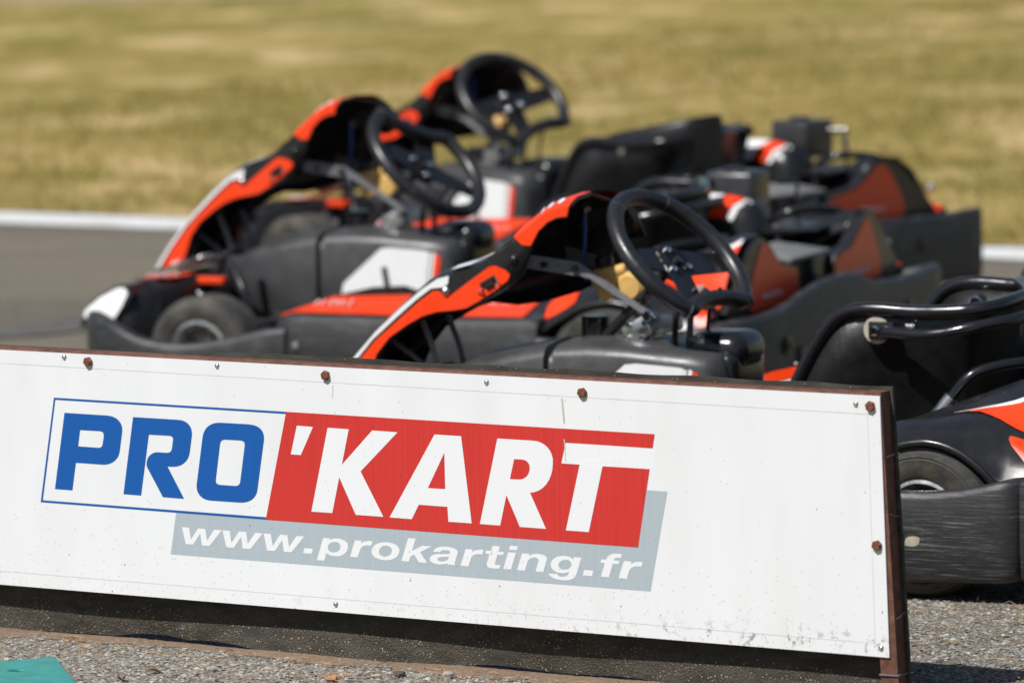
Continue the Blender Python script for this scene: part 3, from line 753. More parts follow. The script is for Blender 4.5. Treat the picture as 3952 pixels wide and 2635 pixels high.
# black rubber sheet hung behind the frame, reaching down to the ground as a skirt
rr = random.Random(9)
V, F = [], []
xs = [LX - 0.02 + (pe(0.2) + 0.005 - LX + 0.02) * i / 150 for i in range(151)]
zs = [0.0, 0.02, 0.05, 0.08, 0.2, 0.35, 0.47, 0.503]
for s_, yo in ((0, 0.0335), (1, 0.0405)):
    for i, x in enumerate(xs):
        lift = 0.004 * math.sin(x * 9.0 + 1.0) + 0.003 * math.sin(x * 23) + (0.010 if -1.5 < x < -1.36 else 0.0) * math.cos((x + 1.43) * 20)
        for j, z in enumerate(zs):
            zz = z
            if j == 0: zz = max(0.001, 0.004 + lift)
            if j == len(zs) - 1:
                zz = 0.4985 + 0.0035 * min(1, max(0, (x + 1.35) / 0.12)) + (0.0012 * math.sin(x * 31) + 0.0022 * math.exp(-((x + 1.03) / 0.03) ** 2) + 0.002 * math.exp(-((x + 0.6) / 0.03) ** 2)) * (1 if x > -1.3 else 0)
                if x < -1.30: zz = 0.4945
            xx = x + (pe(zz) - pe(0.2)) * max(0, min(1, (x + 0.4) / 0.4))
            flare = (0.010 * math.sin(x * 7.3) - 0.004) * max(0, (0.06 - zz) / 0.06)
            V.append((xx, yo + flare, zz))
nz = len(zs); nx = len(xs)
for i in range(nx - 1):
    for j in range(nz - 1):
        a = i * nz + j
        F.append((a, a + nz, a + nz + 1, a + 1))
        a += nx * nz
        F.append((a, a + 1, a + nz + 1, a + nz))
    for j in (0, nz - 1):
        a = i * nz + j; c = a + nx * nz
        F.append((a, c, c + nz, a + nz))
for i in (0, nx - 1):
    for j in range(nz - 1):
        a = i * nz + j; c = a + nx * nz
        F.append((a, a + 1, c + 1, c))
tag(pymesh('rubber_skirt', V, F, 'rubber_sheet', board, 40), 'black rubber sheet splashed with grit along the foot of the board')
# wire ties around the post
for z, dz in ((0.305, -0.006), (0.141, 0.006), (0.052, 0.0), (0.395, 0.002)):
    x1 = pe(z)
    tube('wire_tie', [(x1 - 0.031 if z < 0.08 else x1 - 0.004, 0.0005 if z < 0.08 else 0.006, z - dz * .3), (x1 + 0.0005, 0.0015 if z < .08 else 0.010, z), (x1 + 0.001, 0.032, z + dz), (x1 + 0.006, 0.041, z + dz * 1.3)], 0.0013, 'bar', board, 6, smooth_path=False)

# ================================================================ go-karts  (x forward from the rear axle, y left, z up)
def side(fn):
    for s in (1, -1):
        fn(s)

def band(name, path, mat, parent, thick=0.036, hole=None, rows=None):
    """moulded plastic band swept along a plan path of (x, y, z_bottom, z_top)"""
    n = len(path)
    P = [Vector((p[0], p[1], 0)) for p in path]
    secs = []
    for i, p in enumerate(path):
        d = (P[min(i + 1, n - 1)] - P[max(i - 1, 0)]).normalized()
        nn = Vector((-d.y, d.x, 0))
        zb, zt = p[2], p[3]
        h = thick / 2
        mid = rows or [zb + (zt - zb) * 0.35, zb + (zt - zb) * 0.65]
        o = [(h - 0.010, zb), (h - 0.002, zb + 0.008)] + [(h, z) for z in mid] + [(h, zt - 0.014), (h - 0.004, zt - 0.004), (h - 0.011, zt)]
        q = [(-a, z) for a, z in reversed(o)]
        secs.append([P[i] + nn * a + Vector((0, 0, z)) for a, z in o + q])
    m_ = len(secs[0])
    V = [v for s in secs for v in s]
    F = []
    holes = hole or []
    for i in range(n - 1):
        for k in range(m_):
            l = (k + 1) % m_
            f = (i * m_ + k, i * m_ + l, (i + 1) * m_ + l, (i + 1) * m_ + k)
            if i in holes and k in (2, m_ - 4):
                continue
            F.append(f)
    for i0, i1 in ([(min(h), max(h) + 1) for h in [holes]] if holes else []):
        a, b_ = 2, 3
        c, d_ = m_ - 3, m_ - 4          # inner wall opposite rows
        for i in range(i0, i1):
            F.append((i * m_ + a, (i + 1) * m_ + a, (i + 1) * m_ + c, i * m_ + c))
            F.append((i * m_ + b_, i * m_ + d_, (i + 1) * m_ + d_, (i + 1) * m_ + b_))
        for i in (i0, i1):
            F.append((i * m_ + a, i * m_ + b_, i * m_ + d_, i * m_ + c))
    F.append(tuple(range(m_)))
    F.append(tuple((n - 1) * m_ + k for k in range(m_)))
    return pymesh(name, V, F, mat, parent, 50)

def catmull4(P, n):
    """catmull-rom for tuples of any length"""
    out = []
    for i in range(len(P) - 1):
        b, c = P[i], P[i + 1]
        a = P[i - 1] if i else tuple(2 * x - y for x, y in zip(b, c))
        d = P[i + 2] if i + 2 < len(P) else tuple(2 * y - x for x, y in zip(b, c))
        for k in range(n):
            t = k / n
            out.append(tuple(0.5 * (2 * q + (r - p) * t + (2 * p - 5 * q + 4 * r - s) * t * t + (3 * q - p - 3 * r + s) * t ** 3) for p, q, r, s in zip(a, b, c, d)))
    out.append(P[-1])
    return out

# ---- shapes measured on the photograph, in kart coordinates
NAS_F = [(1.355, 0.250), (1.308, 0.318), (1.249, 0.3835), (1.189, 0.4364), (1.144, 0.4725), (1.111, 0.492), (1.075, 0.5035), (1.035, 0.5205), (0.985, 0.549), (0.950, 0.572), (0.921, 0.595), (0.897, 0.613), (0.872, 0.627), (0.850, 0.634), (0.832, 0.636)]
NAS_E = [(1.262, 0.290), (1.240, 0.333), (1.212, 0.366), (1.170, 0.392), (1.140, 0.408), (1.110, 0.4175), (1.070, 0.422), (1.020, 0.440), (0.965, 0.470), (0.930, 0.500), (0.912, 0.5500), (0.897, 0.580), (0.878, 0.598), (0.858, 0.608), (0.838, 0.610)]
PIV = Vector((1.33, 0.0, 0.27))

def fender_z(x, y):
    prof = {
        0.668: [(0.10, 0.200), (0.06, 0.228), (0.0, 0.262), (-0.04, 0.2745), (-0.077, 0.2785), (-0.11, 0.273), (-0.138, 0.262), (-0.165, 0.245), (-0.184, 0.2285), (-0.21, 0.20), (-0.36, 0.19)],
        0.630: [(0.10, 0.245), (0.06, 0.272), (0.0, 0.292), (-0.077, 0.299), (-0.138, 0.293), (-0.184, 0.278), (-0.21, 0.262), (-0.36, 0.24)],
        0.590: [(0.10, 0.265), (0.06, 0.288), (0.0, 0.303), (-0.065, 0.309), (-0.133, 0.313), (-0.194, 0.303), (-0.25, 0.276), (-0.30, 0.235)],
        0.500: [(0.10, 0.262), (0.06, 0.283), (0.0, 0.299), (-0.07, 0.307), (-0.2, 0.335), (-0.25, 0.350), (-0.30, 0.352)],
        0.420: [(0.10, 0.235), (0.058, 0.272), (0.0, 0.300), (-0.1, 0.336), (-0.168, 0.362), (-0.25, 0.390), (-0.30, 0.398)],
        0.340: [(0.10, 0.19), (0.05, 0.22), (0.0, 0.255), (-0.1, 0.318), (-0.168, 0.360), (-0.25, 0.398), (-0.30, 0.406)],
        0.290: [(0.10, 0.12), (0.0, 0.16), (-0.1, 0.22), (-0.168, 0.30), (-0.25, 0.35), (-0.30, 0.370)],
    }
    ks = sorted(prof)
    if y >= ks[-1]: return interp(x, prof[ks[-1]])
    for a, b_ in zip(ks, ks[1:]):
        if y <= b_:
            t = max(0, (y - a) / (b_ - a))
            t = t * t * (3 - 2 * t) if False else t
            return interp(x, prof[a]) * (1 - t) + interp(x, prof[b_]) * t

def build_kart():
    K = empty('go_kart')
    # ---------------- chassis
    def rails(s):
        tube('frame_rail', [(-0.25, 0.30 * s, 0.075), (0.3, 0.30 * s, 0.06), (0.85, 0.27 * s, 0.06), (1.12, 0.22 * s, 0.06), (1.28, 0.20 * s, 0.08)], 0.015, 'black', K)
    side(rails)
    tube('cross_tube', [(1.0, -0.36, 0.07), (1.0, 0.36, 0.07)], 0.015, 'black', K)
    rbox('floor_tray', (0.80, 0, 0.040), (0.90, 0.56, 0.006), 'zinc', K, 0.002)
    cyl('rear_axle', (-0.045, -0.60, 0.14), (-0.045, 0.60, 0.14), 0.02, 'zinc', K)
    # ---------------- wheels
    def wheel(name, r, w, rim, loc, s):
        h = w / 2
        prof = [(rim, -h * 0.80), (rim + 0.012, -h * 0.93), (r * 0.72, -h * 0.985), (r * 0.78, -h), (r * 0.795, -h * 0.975), (r * 0.81, -h), (r * 0.88, -h * 0.985), (r * 0.895, -h * 0.955), (r * 0.93, -h * 0.95), (r * 0.985, -h * 0.82), (r, -h * 0.6), (r, h * 0.6), (r * 0.985, h * 0.82), (r * 0.93, h * 0.95), (r * 0.895, h * 0.955), (r * 0.88, h * 0.985), (r * 0.81, h), (r * 0.795, h * 0.975), (r * 0.78, h), (r * 0.72, h * 0.985), (rim + 0.012, h * 0.93), (rim, h * 0.80), (rim - 0.002, 0), (rim, -h * 0.80)]
        t = lathe(name, prof, 'tyre', K, 48, loc)
        rp = [(0.018, 0.35 * h * s), (0.035, 0.35 * h * s), (0.045, 0.20 * h * s), (rim - 0.014, 0.22 * h * s), (rim - 0.009, 0.70 * h * s), (rim + 0.004, 0.86 * h * s), (rim + 0.006, 0.92 * h * s), (rim, 0.94 * h * s), (rim - 0.003, 0.80 * h * s), (rim - 0.003, -0.9 * h * s)]
        lathe('rim', rp, 'alu', t, 40)
        lathe('hub', [(0.0, 0.62 * h * s), (0.012, 0.62 * h * s), (0.020, 0.55 * h * s), (0.020, 0.2 * h * s)], 'beige', t, 20)
        for k in range(3):
            a = 2.1 * k + 0.4
            cyl('wheel_nut', (0.042 * math.cos(a), 0.2 * h * s, 0.042 * math.sin(a)), (0.042 * math.cos(a), 0.36 * h * s, 0.042 * math.sin(a)), 0.006, 'zinc', t, 6)
        return t
    def wheels(s):
        wheel('rear_wheel', 0.139, 0.175, 0.066, (-0.064, 0.580 * s, 0.139), s)
        wheel('front_wheel', 0.127, 0.115, 0.066, (0.992, 0.505 * s, 0.127), s)
        cyl('stub_axle', (0.992, 0.34 * s, 0.127), (0.992, 0.46 * s, 0.127), 0.012, 'zinc', K)
        rbox('steering_knuckle', (1.03, 0.345 * s, 0.13), (0.05, 0.03, 0.13), 'black', K, 0.008)
        cyl('king_pin', (1.03, 0.345 * s, 0.06), (1.03, 0.345 * s, 0.225), 0.010, 'alu', K, 12, 0.003)
        cyl('spindle_bolt', (1.06, 0.36 * s, 0.205), (1.06, 0.36 * s, 0.235), 0.012, 'alu', K, 10, 0.003)
        tube('tie_rod', [(1.09, 0.33 * s, 0.15), (0.98, 0.06 * s, 0.16)], 0.008, 'zinc', K)
    side(wheels)
    # ---------------- front bumper band
    half = [(0.70, 0.692, 0.05, 0.206), (0.76, 0.694, 0.05, 0.199), (0.83, 0.696, 0.05, 0.181), (0.92, 0.698, 0.05, 0.165), (1.00, 0.698, 0.05, 0.163), (1.07, 0.694, 0.05, 0.174), (1.14, 0.676, 0.05, 0.200), (1.197, 0.638, 0.055, 0.216), (1.245, 0.578, 0.06, 0.217), (1.285, 0.49, 0.06, 0.208), (1.33, 0.37, 0.06, 0.198), (1.375, 0.22, 0.06, 0.190), (1.395, 0.0, 0.06, 0.188)]
    path = catmull4(half + [(x, -y, a, b_) for x, y, a, b_ in reversed(half[:-1])], 3)
    band('front_bumper', path, 'bumper', K, 0.040)
    # ---------------- nose cone
    S = []
    for y, xf, zf, xt, zt, xb, zb in ((-0.535, 1.285, 0.165, 1.255, 0.20, 1.225, 0.19), (-0.50, 1.325, 0.19, 1.245, 0.262, 1.205, 0.255), (-0.42, 1.345, 0.20, 1.245, 0.272, 1.190, 0.262), (-0.30, 1.365, 0.20, 1.265, 0.268, 1.165, 0.272), (-0.15, 1.392, 0.20, 1.30, 0.262, 1.16, 0.262), (0, 1.398, 0.20, 1.32, 0.26, 1.17, 0.26),
                                        (0.15, 1.392, 0.20, 1.30, 0.262, 1.16, 0.262), (0.30, 1.365, 0.20, 1.265, 0.268, 1.165, 0.272), (0.42, 1.345, 0.20, 1.245, 0.272, 1.190, 0.262), (0.50, 1.325, 0.19, 1.245, 0.262, 1.205, 0.255), (0.535, 1.285, 0.165, 1.255, 0.20, 1.225, 0.19)):
        S.append([(xf - 0.02, y, 0.07), (xf, y, zf - 0.03), (xf - 0.006, y, zf), ((xf + xt) / 2 - 0.004, y, (zf + zt) / 2 + 0.006), (xt, y, zt), ((xt + xb) / 2, y, max(zt, zb) + 0.004), (xb, y, zb), (xb - 0.012, y, zb - 0.02), (xb - 0.012, y, 0.07)])
    nose = loft('nose_cone', S, 'black', K, smooth=60, loc=(-0.030, 0, 0))
    def nose_marks(s):
        W = [(1.262, 0.186), (1.300, 0.184), (1.322, 0.200), (1.318, 0.214), (1.285, 0.243), (1.240, 0.2665), (1.222, 0.266), (1.214, 0.254), (1.226, 0.224), (1.240, 0.200)]
        o = poly_decal('white_corner_film', [W], lambda x, z: (x, s * (0.548 - 0.30 * max(0, z - 0.205)), z), 'white', nose)
        prismo = [(1.335, 0.18), (1.30, 0.165), (1.245, 0.175), (1.205, 0.25), (1.22, 0.272), (1.245, 0.272), (1.30, 0.24)]
        prism('nose_corner', prismo, lambda x, z, d: (x - (0.0 if d > .5 else 0.01), s * (0.545 - 0.30 * max(0, z - 0.205)) if d > 0.5 else s * 0.43, z), 0.0, 1.0, 'black', nose)
        O = [(1.285, 0.315), (1.275, 0.40), (1.255, 0.405), (1.18, 0.38), (1.170, 0.31), (1.18, 0.235), (1.27, 0.225)]
        poly_decal('orange_top_film', [O], lambda x, y: (x, s * y, 0.2775 - 0.25 * max(0, x - 1.25)), 'orange_worn', nose)
        for k in range(3):
            tube('film_mark', [(1.205 + 0.022 * k, s * 0.30, 0.279), (1.212 + 0.022 * k, s * 0.345, 0.279)], 0.0018, 'white', nose, 5)
    side(nose_marks)
    # ---------------- front fairing (number panel) on its pivot
    def nv(x, y, z):
        return Vector((x, y, z)) - PIV
    Wd = 0.130
    S = []
    for (fx, fz), (ex, ez) in zip(NAS_F, NAS_E):
        dx, dz = fx - ex, fz - ez
        row = []
        L_ = [(Wd, ex, ez), (Wd, ex + dx * 0.55, ez + dz * 0.55), (Wd - 0.002, ex + dx * 0.90, ez + dz * 0.90), (Wd - 0.014, fx, fz), (Wd * 0.6, fx + 0.008 * 0.7, fz + 0.008), (0.0, fx + 0.012 * 0.7, fz + 0.012)]
        for y, x, z in L_:
            row.append(nv(x, y, z))
        ri = len(S)
        deep = interp(ri, [(5, 0.0), (9, 1.0), (14, 1.0)])
        for y, x, z in reversed(L_[:-1]):
            q_ = max(0.0, 1 - math.hypot(x - fx, z - fz) / 0.02) if False else 0
            e_ = math.hypot(x - fx, z - fz) / max(1e-6, math.hypot(dx, dz))
            row.append(nv(x - 0.055 * deep * min(1, e_ * 1.4), -y, z - 0.035 * deep * e_ * (1.0 if ri < 12 else 1.6)))
        S.append(row)
    # tuck the front surface in where the photograph shows a notch below the bolt
    for i in (7, 8, 9):
        for k in (3, 4, 5, 6, 7):
            S[i][k] = S[i][k] + Vector((-0.010, 0, -0.014))
    fairing = loft('front_fairing', S, 'black', K, closed=False, smooth=50, loc=PIV)
    md = fairing.modifiers.new('thickness', 'SOLIDIFY'); md.thickness = 0.005; md.offset = -1.0
    def fair_marks(s):
        yy = s * (Wd + 0.0016)
        f = lambda x, z: nv(x, yy, z)
        white = [(1.345, 0.262), (1.302, 0.318), (1.244, 0.381), (1.186, 0.4325), (1.141, 0.468), (1.110, 0.4875), (1.086, 0.4935), (1.088, 0.478), (1.100, 0.471), (1.124, 0.468), (1.155, 0.446), (1.198, 0.4105), (1.250, 0.366), (1.300, 0.309), (1.335, 0.262)]
        poly_decal('white_edge_film', [white], f, 'white', fairing)
        orange = [(1.328, 0.262), (1.293, 0.311), (1.244, 0.365), (1.194, 0.4065), (1.150, 0.443), (1.120, 0.4635), (1.108, 0.4645), (1.099, 0.4560), (1.085, 0.4545), (1.042, 0.4850), (1.000, 0.5135), (0.988, 0.5155), (0.966, 0.5075), (0.957, 0.499), (0.962, 0.488), (0.985, 0.4705), (1.024, 0.4465), (1.050, 0.4325), (1.075, 0.4275), (1.112, 0.4235), (1.143, 0.4145), (1.174, 0.398), (1.215, 0.3705), (1.242, 0.338), (1.258, 0.300), (1.270, 0.275)]
        poly_decal('orange_side_film', [orange], f, 'orange', fairing)
        sh = []
        for k in range(9, 15):
            (fx, fz), (ex, ez) = NAS_F[k], NAS_E[k]
            if k == 9:
                ex, ez = 0.930, 0.5560
            t0 = 0.12 if k > 9 else 0.0
            a = (ex + (fx - ex) * t0, ez + (fz - ez) * t0)
            b_ = (ex + (fx - ex) * 0.86, ez + (fz - ez) * 0.86)
            sh.append([nv(a[0], s * (Wd + 0.0022), a[1]), nv(b_[0], s * (Wd + 0.0022), b_[1]), nv(fx + 0.0010, s * (Wd - 0.0095), fz + 0.0022), nv(fx + 0.0066, s * Wd * 0.6, fz + 0.0108), nv(fx + 0.010, 0.0, fz + 0.0146)])
        loft('orange_hood_film', sh, 'orange', fairing, closed=False)
        sl_ = []
        for fx, fz in ((1.088, 0.502), (1.045, 0.514), (1.0, 0.534), (0.957, 0.5655)):
            sl_.append([nv(fx, s * (Wd - 0.013), fz + 0.002), nv(fx + 0.003, s * (Wd - 0.055), fz + 0.007)])
        loft('white_ridge_film', sl_, 'white', fairing, closed=False)
        for (x, z) in ((0.9486, 0.5282), (1.0927, 0.4640)):
            q = nv(x, s * Wd, z)
            lathe('fairing_bolt', [(0.0, 0.009 * s), (0.005, 0.008 * s), (0.009, 0.004 * s), (0.010, 0.0)], 'gloss' if x < 1 else 'alu', fairing, 16, q)
        # small black latch with a bent wire
        for (x, z, w, h) in ((1.003, 0.485, 0.036, 0.010), (0.999, 0.478, 0.020, 0.010)):
            rbox('latch', nv(x, s * (Wd + 0.004), z), (w, 0.006, h), 'black', fairing, 0.002, rot=Matrix.Rotation(rad(30) , 3, 'Y'))
        tube('latch_wire', [nv(0.985, s * (Wd + 0.008), 0.493), nv(0.978, s * (Wd + 0.010), 0.484), nv(0.984, s * (Wd + 0.008), 0.476)], 0.0018, 'chrome', fairing, 6)
        tube('latch_wire', [nv(1.025, s * (Wd + 0.006), 0.466), nv(1.014, s * (Wd + 0.010), 0.468), nv(1.006, s * (Wd + 0.008), 0.460)], 0.0018, 'chrome', fairing, 6)
    side(fair_marks)
    # white oval marks on the shoulder
    for k, (x, z) in enumerate(((0.897, 0.617), (0.880, 0.628), (0.858, 0.637))):
        lathe('round_mark', [(0.0, 0.0), (0.0085, 0.0)], 'white', fairing, 14, nv(x, Wd - 0.022, z + 0.004), 'Z').rotation_euler = (rad(-24), rad(48 - 12 * k), 0)
    # struts between fairing and frame
    tube('fairing_strut', [(1.178, 0.06, 0.40), (1.144, 0.06, 0.30), (1.13, 0.06, 0.10)], 0.006, 'bar', K)
    tube('fairing_strut', [(1.25, 0.05, 0.36), (1.174, 0.06, 0.31), (1.12, 0.10, 0.26)], 0.005, 'bar', K)
    tube('fairing_strut', [(1.178, -0.06, 0.40), (1.144, -0.06, 0.30), (1.13, -0.06, 0.10)], 0.006, 'bar', K)
    # ---------------- pedals and linkages
    tube('pedal', [(1.08, 0.24, 0.06), (1.12, 0.24, 0.20), (1.075, 0.24, 0.315), (1.06, 0.18, 0.325)], 0.010, 'black', K)
    tube('pedal', [(1.08, -0.22, 0.06), (1.12, -0.22, 0.20), (1.10, -0.22, 0.30), (1.10, -0.16, 0.30)], 0.010, 'black', K)
    tube('pedal_rod', [(1.19, 0.25, 0.292), (1.07, 0.25, 0.318)], 0.008, 'black', K)
    tube('pedal_rod', [(1.18, 0.28, 0.275), (1.09, 0.30, 0.215), (1.03, 0.34, 0.20)], 0.009, 'gloss', K)
    tube('pedal_rod', [(1.06, 0.25, 0.31), (1.0, 0.30, 0.245), (0.98, 0.30, 0.16)], 0.009, 'black', K)
    sp = [(1.195 - 0.115 * i / 60, 0.27 + 0.007 * math.cos(i * 1.05), 0.298 + 0.026 * i / 60 + 0.007 * math.sin(i * 1.05)) for i in range(61)]
    tube('return_spring', sp, 0.0014, 'zinc', K, 5, smooth_path=False)
    rbox('pedal_plate', (1.10, 0.26, 0.262), (0.07, 0.03, 0.016), 'orange_worn', K, 0.003)
    # ---------------- fuel tank between the legs
    S = []
    for x, zb, zt, w in ((1.150, 0.250, 0.280, 0.07), (1.120, 0.215, 0.304, 0.100), (1.085, 0.185, 0.320, 0.115), (1.045, 0.165, 0.336, 0.122), (0.96, 0.15, 0.353, 0.124), (0.894, 0.15, 0.366, 0.124), (0.889, 0.15, 0.354, 0.110), (0.879, 0.15, 0.354, 0.110), (0.874, 0.15, 0.367, 0.125), (0.80, 0.15, 0.372, 0.126), (0.72, 0.15, 0.370, 0.126), (0.66, 0.15, 0.365, 0.126), (0.60, 0.15, 0.361, 0.125), (0.565, 0.15, 0.357, 0.122), (0.545, 0.16, 0.348, 0.112), (0.535, 0.18, 0.315, 0.095)):
        r_ = 0.027
        S.append([(x, -w + 0.01, zb), (x, -w, zb + 0.02), (x, -w, zt - r_), (x, -w + 0.008, zt - r_ * 0.45), (x, -w + 0.026, zt - r_ * 0.12), (x, -w * 0.5, zt), (x, 0, zt + 0.003), (x, w * 0.5, zt), (x, w - 0.026, zt - r_ * 0.12), (x, w - 0.008, zt - r_ * 0.45), (x, w, zt - r_), (x, w, zb + 0.02), (x, w - 0.01, zb)])
    tank = loft('fuel_tank', S, 'tank', K, smooth=60)
    rbox('tank_base', (0.80, 0, 0.10), (0.55, 0.20, 0.11), 'black', K, 0.01)
    def tank_marks(s):
        f = lambda x, z: (x, s * (0.1278), z)
        poly_decal('white_side_film', [[(0.825, 0.190), (0.8276, 0.2190), (0.8215, 0.2486), (0.7235, 0.3330), (0.700, 0.3360), (0.612, 0.3310), (0.602, 0.3290), (0.622, 0.190)]], f, 'white', tank)
        for k, (a, w) in enumerate(((0.6035, 0.0045), (0.5925, 0.0045), (0.5830, 0.0))):
            x = a
            poly_decal('white_stripe', [[(x, 0.328), (x - 0.0075, 0.326), (x + 0.0115, 0.190), (x + 0.019, 0.190)]], lambda u, v: (u, s * 0.1270, v), 'white', tank) if w else None
        poly_decal('orange_tip_film', [[(0.587, 0.3250), (0.577, 0.3220), (0.5715, 0.312), (0.590, 0.190), (0.607, 0.190)]], lambda u, v: (u, s * 0.1262, v), 'orange', tank)
        tube('tank_slot', [(0.716, s * 0.1275, 0.290), (0.700, s * 0.1275, 0.200)], 0.0075, 'gloss', tank, 8)
    side(tank_marks)
    rbox('tank_rear_cover', (0.575, -0.02, 0.352), (0.125, 0.140, 0.075), 'gloss', K, 0.036, 5)
    rbox('tank_rear_cover', (0.548, -0.02, 0.275), (0.05, 0.17, 0.16), 'gloss', K, 0.024, 4)
    cyl('filler_cap', (0.850, -0.03, 0.365), (0.850, -0.03, 0.408), 0.028, 'gloss', K, 20, 0.004)
    # ---------------- steering
    cyl('steering_column', (0.66, 0, 0.525), (0.83, 0, 0.358), 0.010, 'gloss', K, 12)
    def strap(name, P, w, mat):
        S = []
        for (x, y, z), (nx_, nz_) in P:
            S.append([(x + nx_ * w, y + 0.002, z + nz_ * w), (x + nx_ * w, y - 0.002, z + nz_ * w), (x - nx_ * w, y - 0.002, z - nz_ * w), (x - nx_ * w, y + 0.002, z - nz_ * w)])
        return loft(name, S, mat, K, smooth=20)
    strap('support_bar', [((0.938, 0.095, 0.522), (0.1, 1)), ((0.845, 0.055, 0.5055), (0.12, 1)), ((0.832, 0.05, 0.500), (0.45, 0.9)), ((0.725, 0.02, 0.4235), (0.55, 0.83)), ((0.712, 0.015, 0.415), (0.55, 0.83))], 0.0135, 'bar')
    strap('support_bar', [((0.938, -0.095, 0.522), (0.1, 1)), ((0.845, -0.055, 0.5055), (0.12, 1)), ((0.832, -0.05, 0.500), (0.45, 0.9)), ((0.725, -0.02, 0.4235), (0.55, 0.83)), ((0.712, -0.015, 0.415), (0.55, 0.83))], 0.0135, 'bar')
    for (x, z) in ((0.905, 0.516), (0.852, 0.508)):
        cyl('bar_bolt', (x, 0.05 + (x - 0.832) * .43, z), (x, 0.062 + (x - 0.832) * .43, z), 0.006, 'gloss', K, 8)
    rbox('column_clamp', (0.735, 0.012, 0.388), (0.058, 0.055, 0.042), 'alu', K, 0.006, rot=Matrix.Rotation(rad(30), 3, 'Y'))
    rbox('column_clamp', (0.690, 0.0, 0.402), (0.055, 0.045, 0.036), 'zinc', K, 0.006, rot=Matrix.Rotation(rad(10), 3, 'Y'))
    for dx, dz in ((-0.018, 0.016), (0.016, 0.012), (-0.012, -0.014), (0.018, -0.016)):
        cyl('clamp_bolt', (0.735 + dx, 0.035, 0.388 + dz), (0.735 + dx, 0.047, 0.388 + dz), 0.006, 'chrome', K, 8, 0.002)
    cyl('bar_end_bolt', (0.712, 0.03, 0.418), (0.712, 0.045, 0.418), 0.011, 'chrome', K, 12, 0.003)
    rbox('clamp_leg', (0.715, 0.0, 0.37), (0.016, 0.05, 0.06), 'zinc', K, 0.004)
    for k, (x, y) in enumerate(((0.655, 0.045), (0.635, 0.02), (0.615, -0.02))):
        tube('cable', [(x - 0.035, y * 0.4, 0.470), (x - 0.008, y, 0.430), (x, y, 0.350)], 0.0065 if k < 2 else 0.004, 'gloss', K, 8)
        cyl('cable_ferrule', (x, y, 0.345), (x, y, 0.358), 0.009, 'alu', K, 10, 0.002)
    # steering wheel, built flat (u right, v up) and tilted to the driver
    el, yw = rad(44), rad(8)
    Nn = Vector((-math.cos(el) * math.cos(yw), math.sin(yw), math.sin(el) * math.cos(yw)))
    uu = Nn.cross(Vector((0, 0, 1))).normalized() * -1
    ww = Nn.cross(uu).normalized()
    if ww.z < 0: ww = -ww
    if uu.cross(ww).dot(Nn) < 0: uu = -uu
    sw = empty('steering_wheel')
    sw.parent = K
    MW = Matrix((uu, ww, Nn)).transposed().to_4x4()
    MW.translation = Vector((0.660, 0.0, 0.527))
    sw.matrix_basis = MW
    R = 0.154
    rim = []
    for k in range(72):
        a = 2 * math.pi * k / 72
        r_ = R
        d = math.degrees(a)
        x, y = R * math.cos(a), R * math.sin(a)
        if 232 < d < 308:
            t = (d - 270) / 38
            y = -0.100 - 0.022 * t * t - 0.004 * (1 - abs(t))
            x = math.copysign(min(abs(x), 0.105), x) * (0.95)
        rim.append((x, y, 0))
    tube('wheel_rim', rim, 0.0162, 'rubber', sw, 14, n=2, closed=True)
    def spoke(P0, P1, w0, w1):
        a, b_ = Vector(P0), Vector(P1)
        d = (b_ - a).normalized(); q = Vector((-d.y, d.x)).normalized()
        return [tuple(a + q * w0), tuple(b_ + q * w1), tuple(b_ - q * w1), tuple(a - q * w0)]
    for P0, P1, w0, w1 in (((0.02, 0.0), (-0.146, 0.030), 0.034, 0.020), ((-0.02, 0.0), (0.148, -0.018), 0.034, 0.022), ((0.0, 0.02), (-0.040, -0.110), 0.036, 0.024)):
        prism('spoke', spoke(P0, P1, w0, w1), lambda u, v, d: (u, v, d), -0.017 + (0.0005 if P1[0] > 0 else 0) + (0.001 if P1[1] < 0 else 0), -0.0135 + (0.0005 if P1[0] > 0 else 0) + (0.001 if P1[1] < 0 else 0), 'gloss', sw, 0)
    hub_ = [(0.042 * math.cos(a), 0.042 * math.sin(a)) for a in [2 * math.pi * k / 20 for k in range(20)]]
    prism('hub_plate', hub_, lambda u, v, d: (u, v, d), -0.030, -0.0120, 'gloss', sw)
    for k in range(3):
        a = rad(90 + 120 * k)
        lathe('hub_bolt', [(0.0, 0.004), (0.004, 0.0035), (0.0075, 0.0), (0.0075, -0.004)], 'chrome', sw, 12, (0.030 * math.cos(a), 0.030 * math.sin(a), -0.008), 'Z')
    for k, a in enumerate((58, 122, 232, 308)):
        x, y = (R * math.cos(rad(a)), R * math.sin(rad(a)))
        if a > 180: x, y = math.copysign(0.1, x), -0.122
        d = Vector((-y, x, 0)).normalized()
        tube('grip_seam', [Vector((x, y, 0)) - d * 0.0012, Vector((x, y, 0)) + d * 0.0012], 0.0168, 'zinc', sw, 14)
    # ---------------- brake-fluid reservoir
    res = rbox('fluid_reservoir', (0.820, -0.026, 0.4860), (0.062, 0.050, 0.034), 'yellow', K, 0.012, 3, rot=Matrix.Rotation(rad(12), 3, 'Y'))
    cyl('reservoir_bulb', (0.768, -0.052, 0.467), (0.768, 0.000, 0.467), 0.030, 'yellow', res, 20, 0.008)
    rbox('reservoir_block', (0.802, -0.026, 0.463), (0.070, 0.046, 0.034), 'yellow', res, 0.009, 2, rot=Matrix.Rotation(rad(20), 3, 'Y'))
    cyl('reservoir_spout', (0.804, -0.016, 0.494), (0.777, -0.016, 0.501), 0.0125, 'yellow', res, 12, 0.003)
    cyl('reservoir_cap', (0.827, -0.026, 0.499), (0.829, -0.026, 0.524), 0.018, 'gloss', res, 18, 0.004)
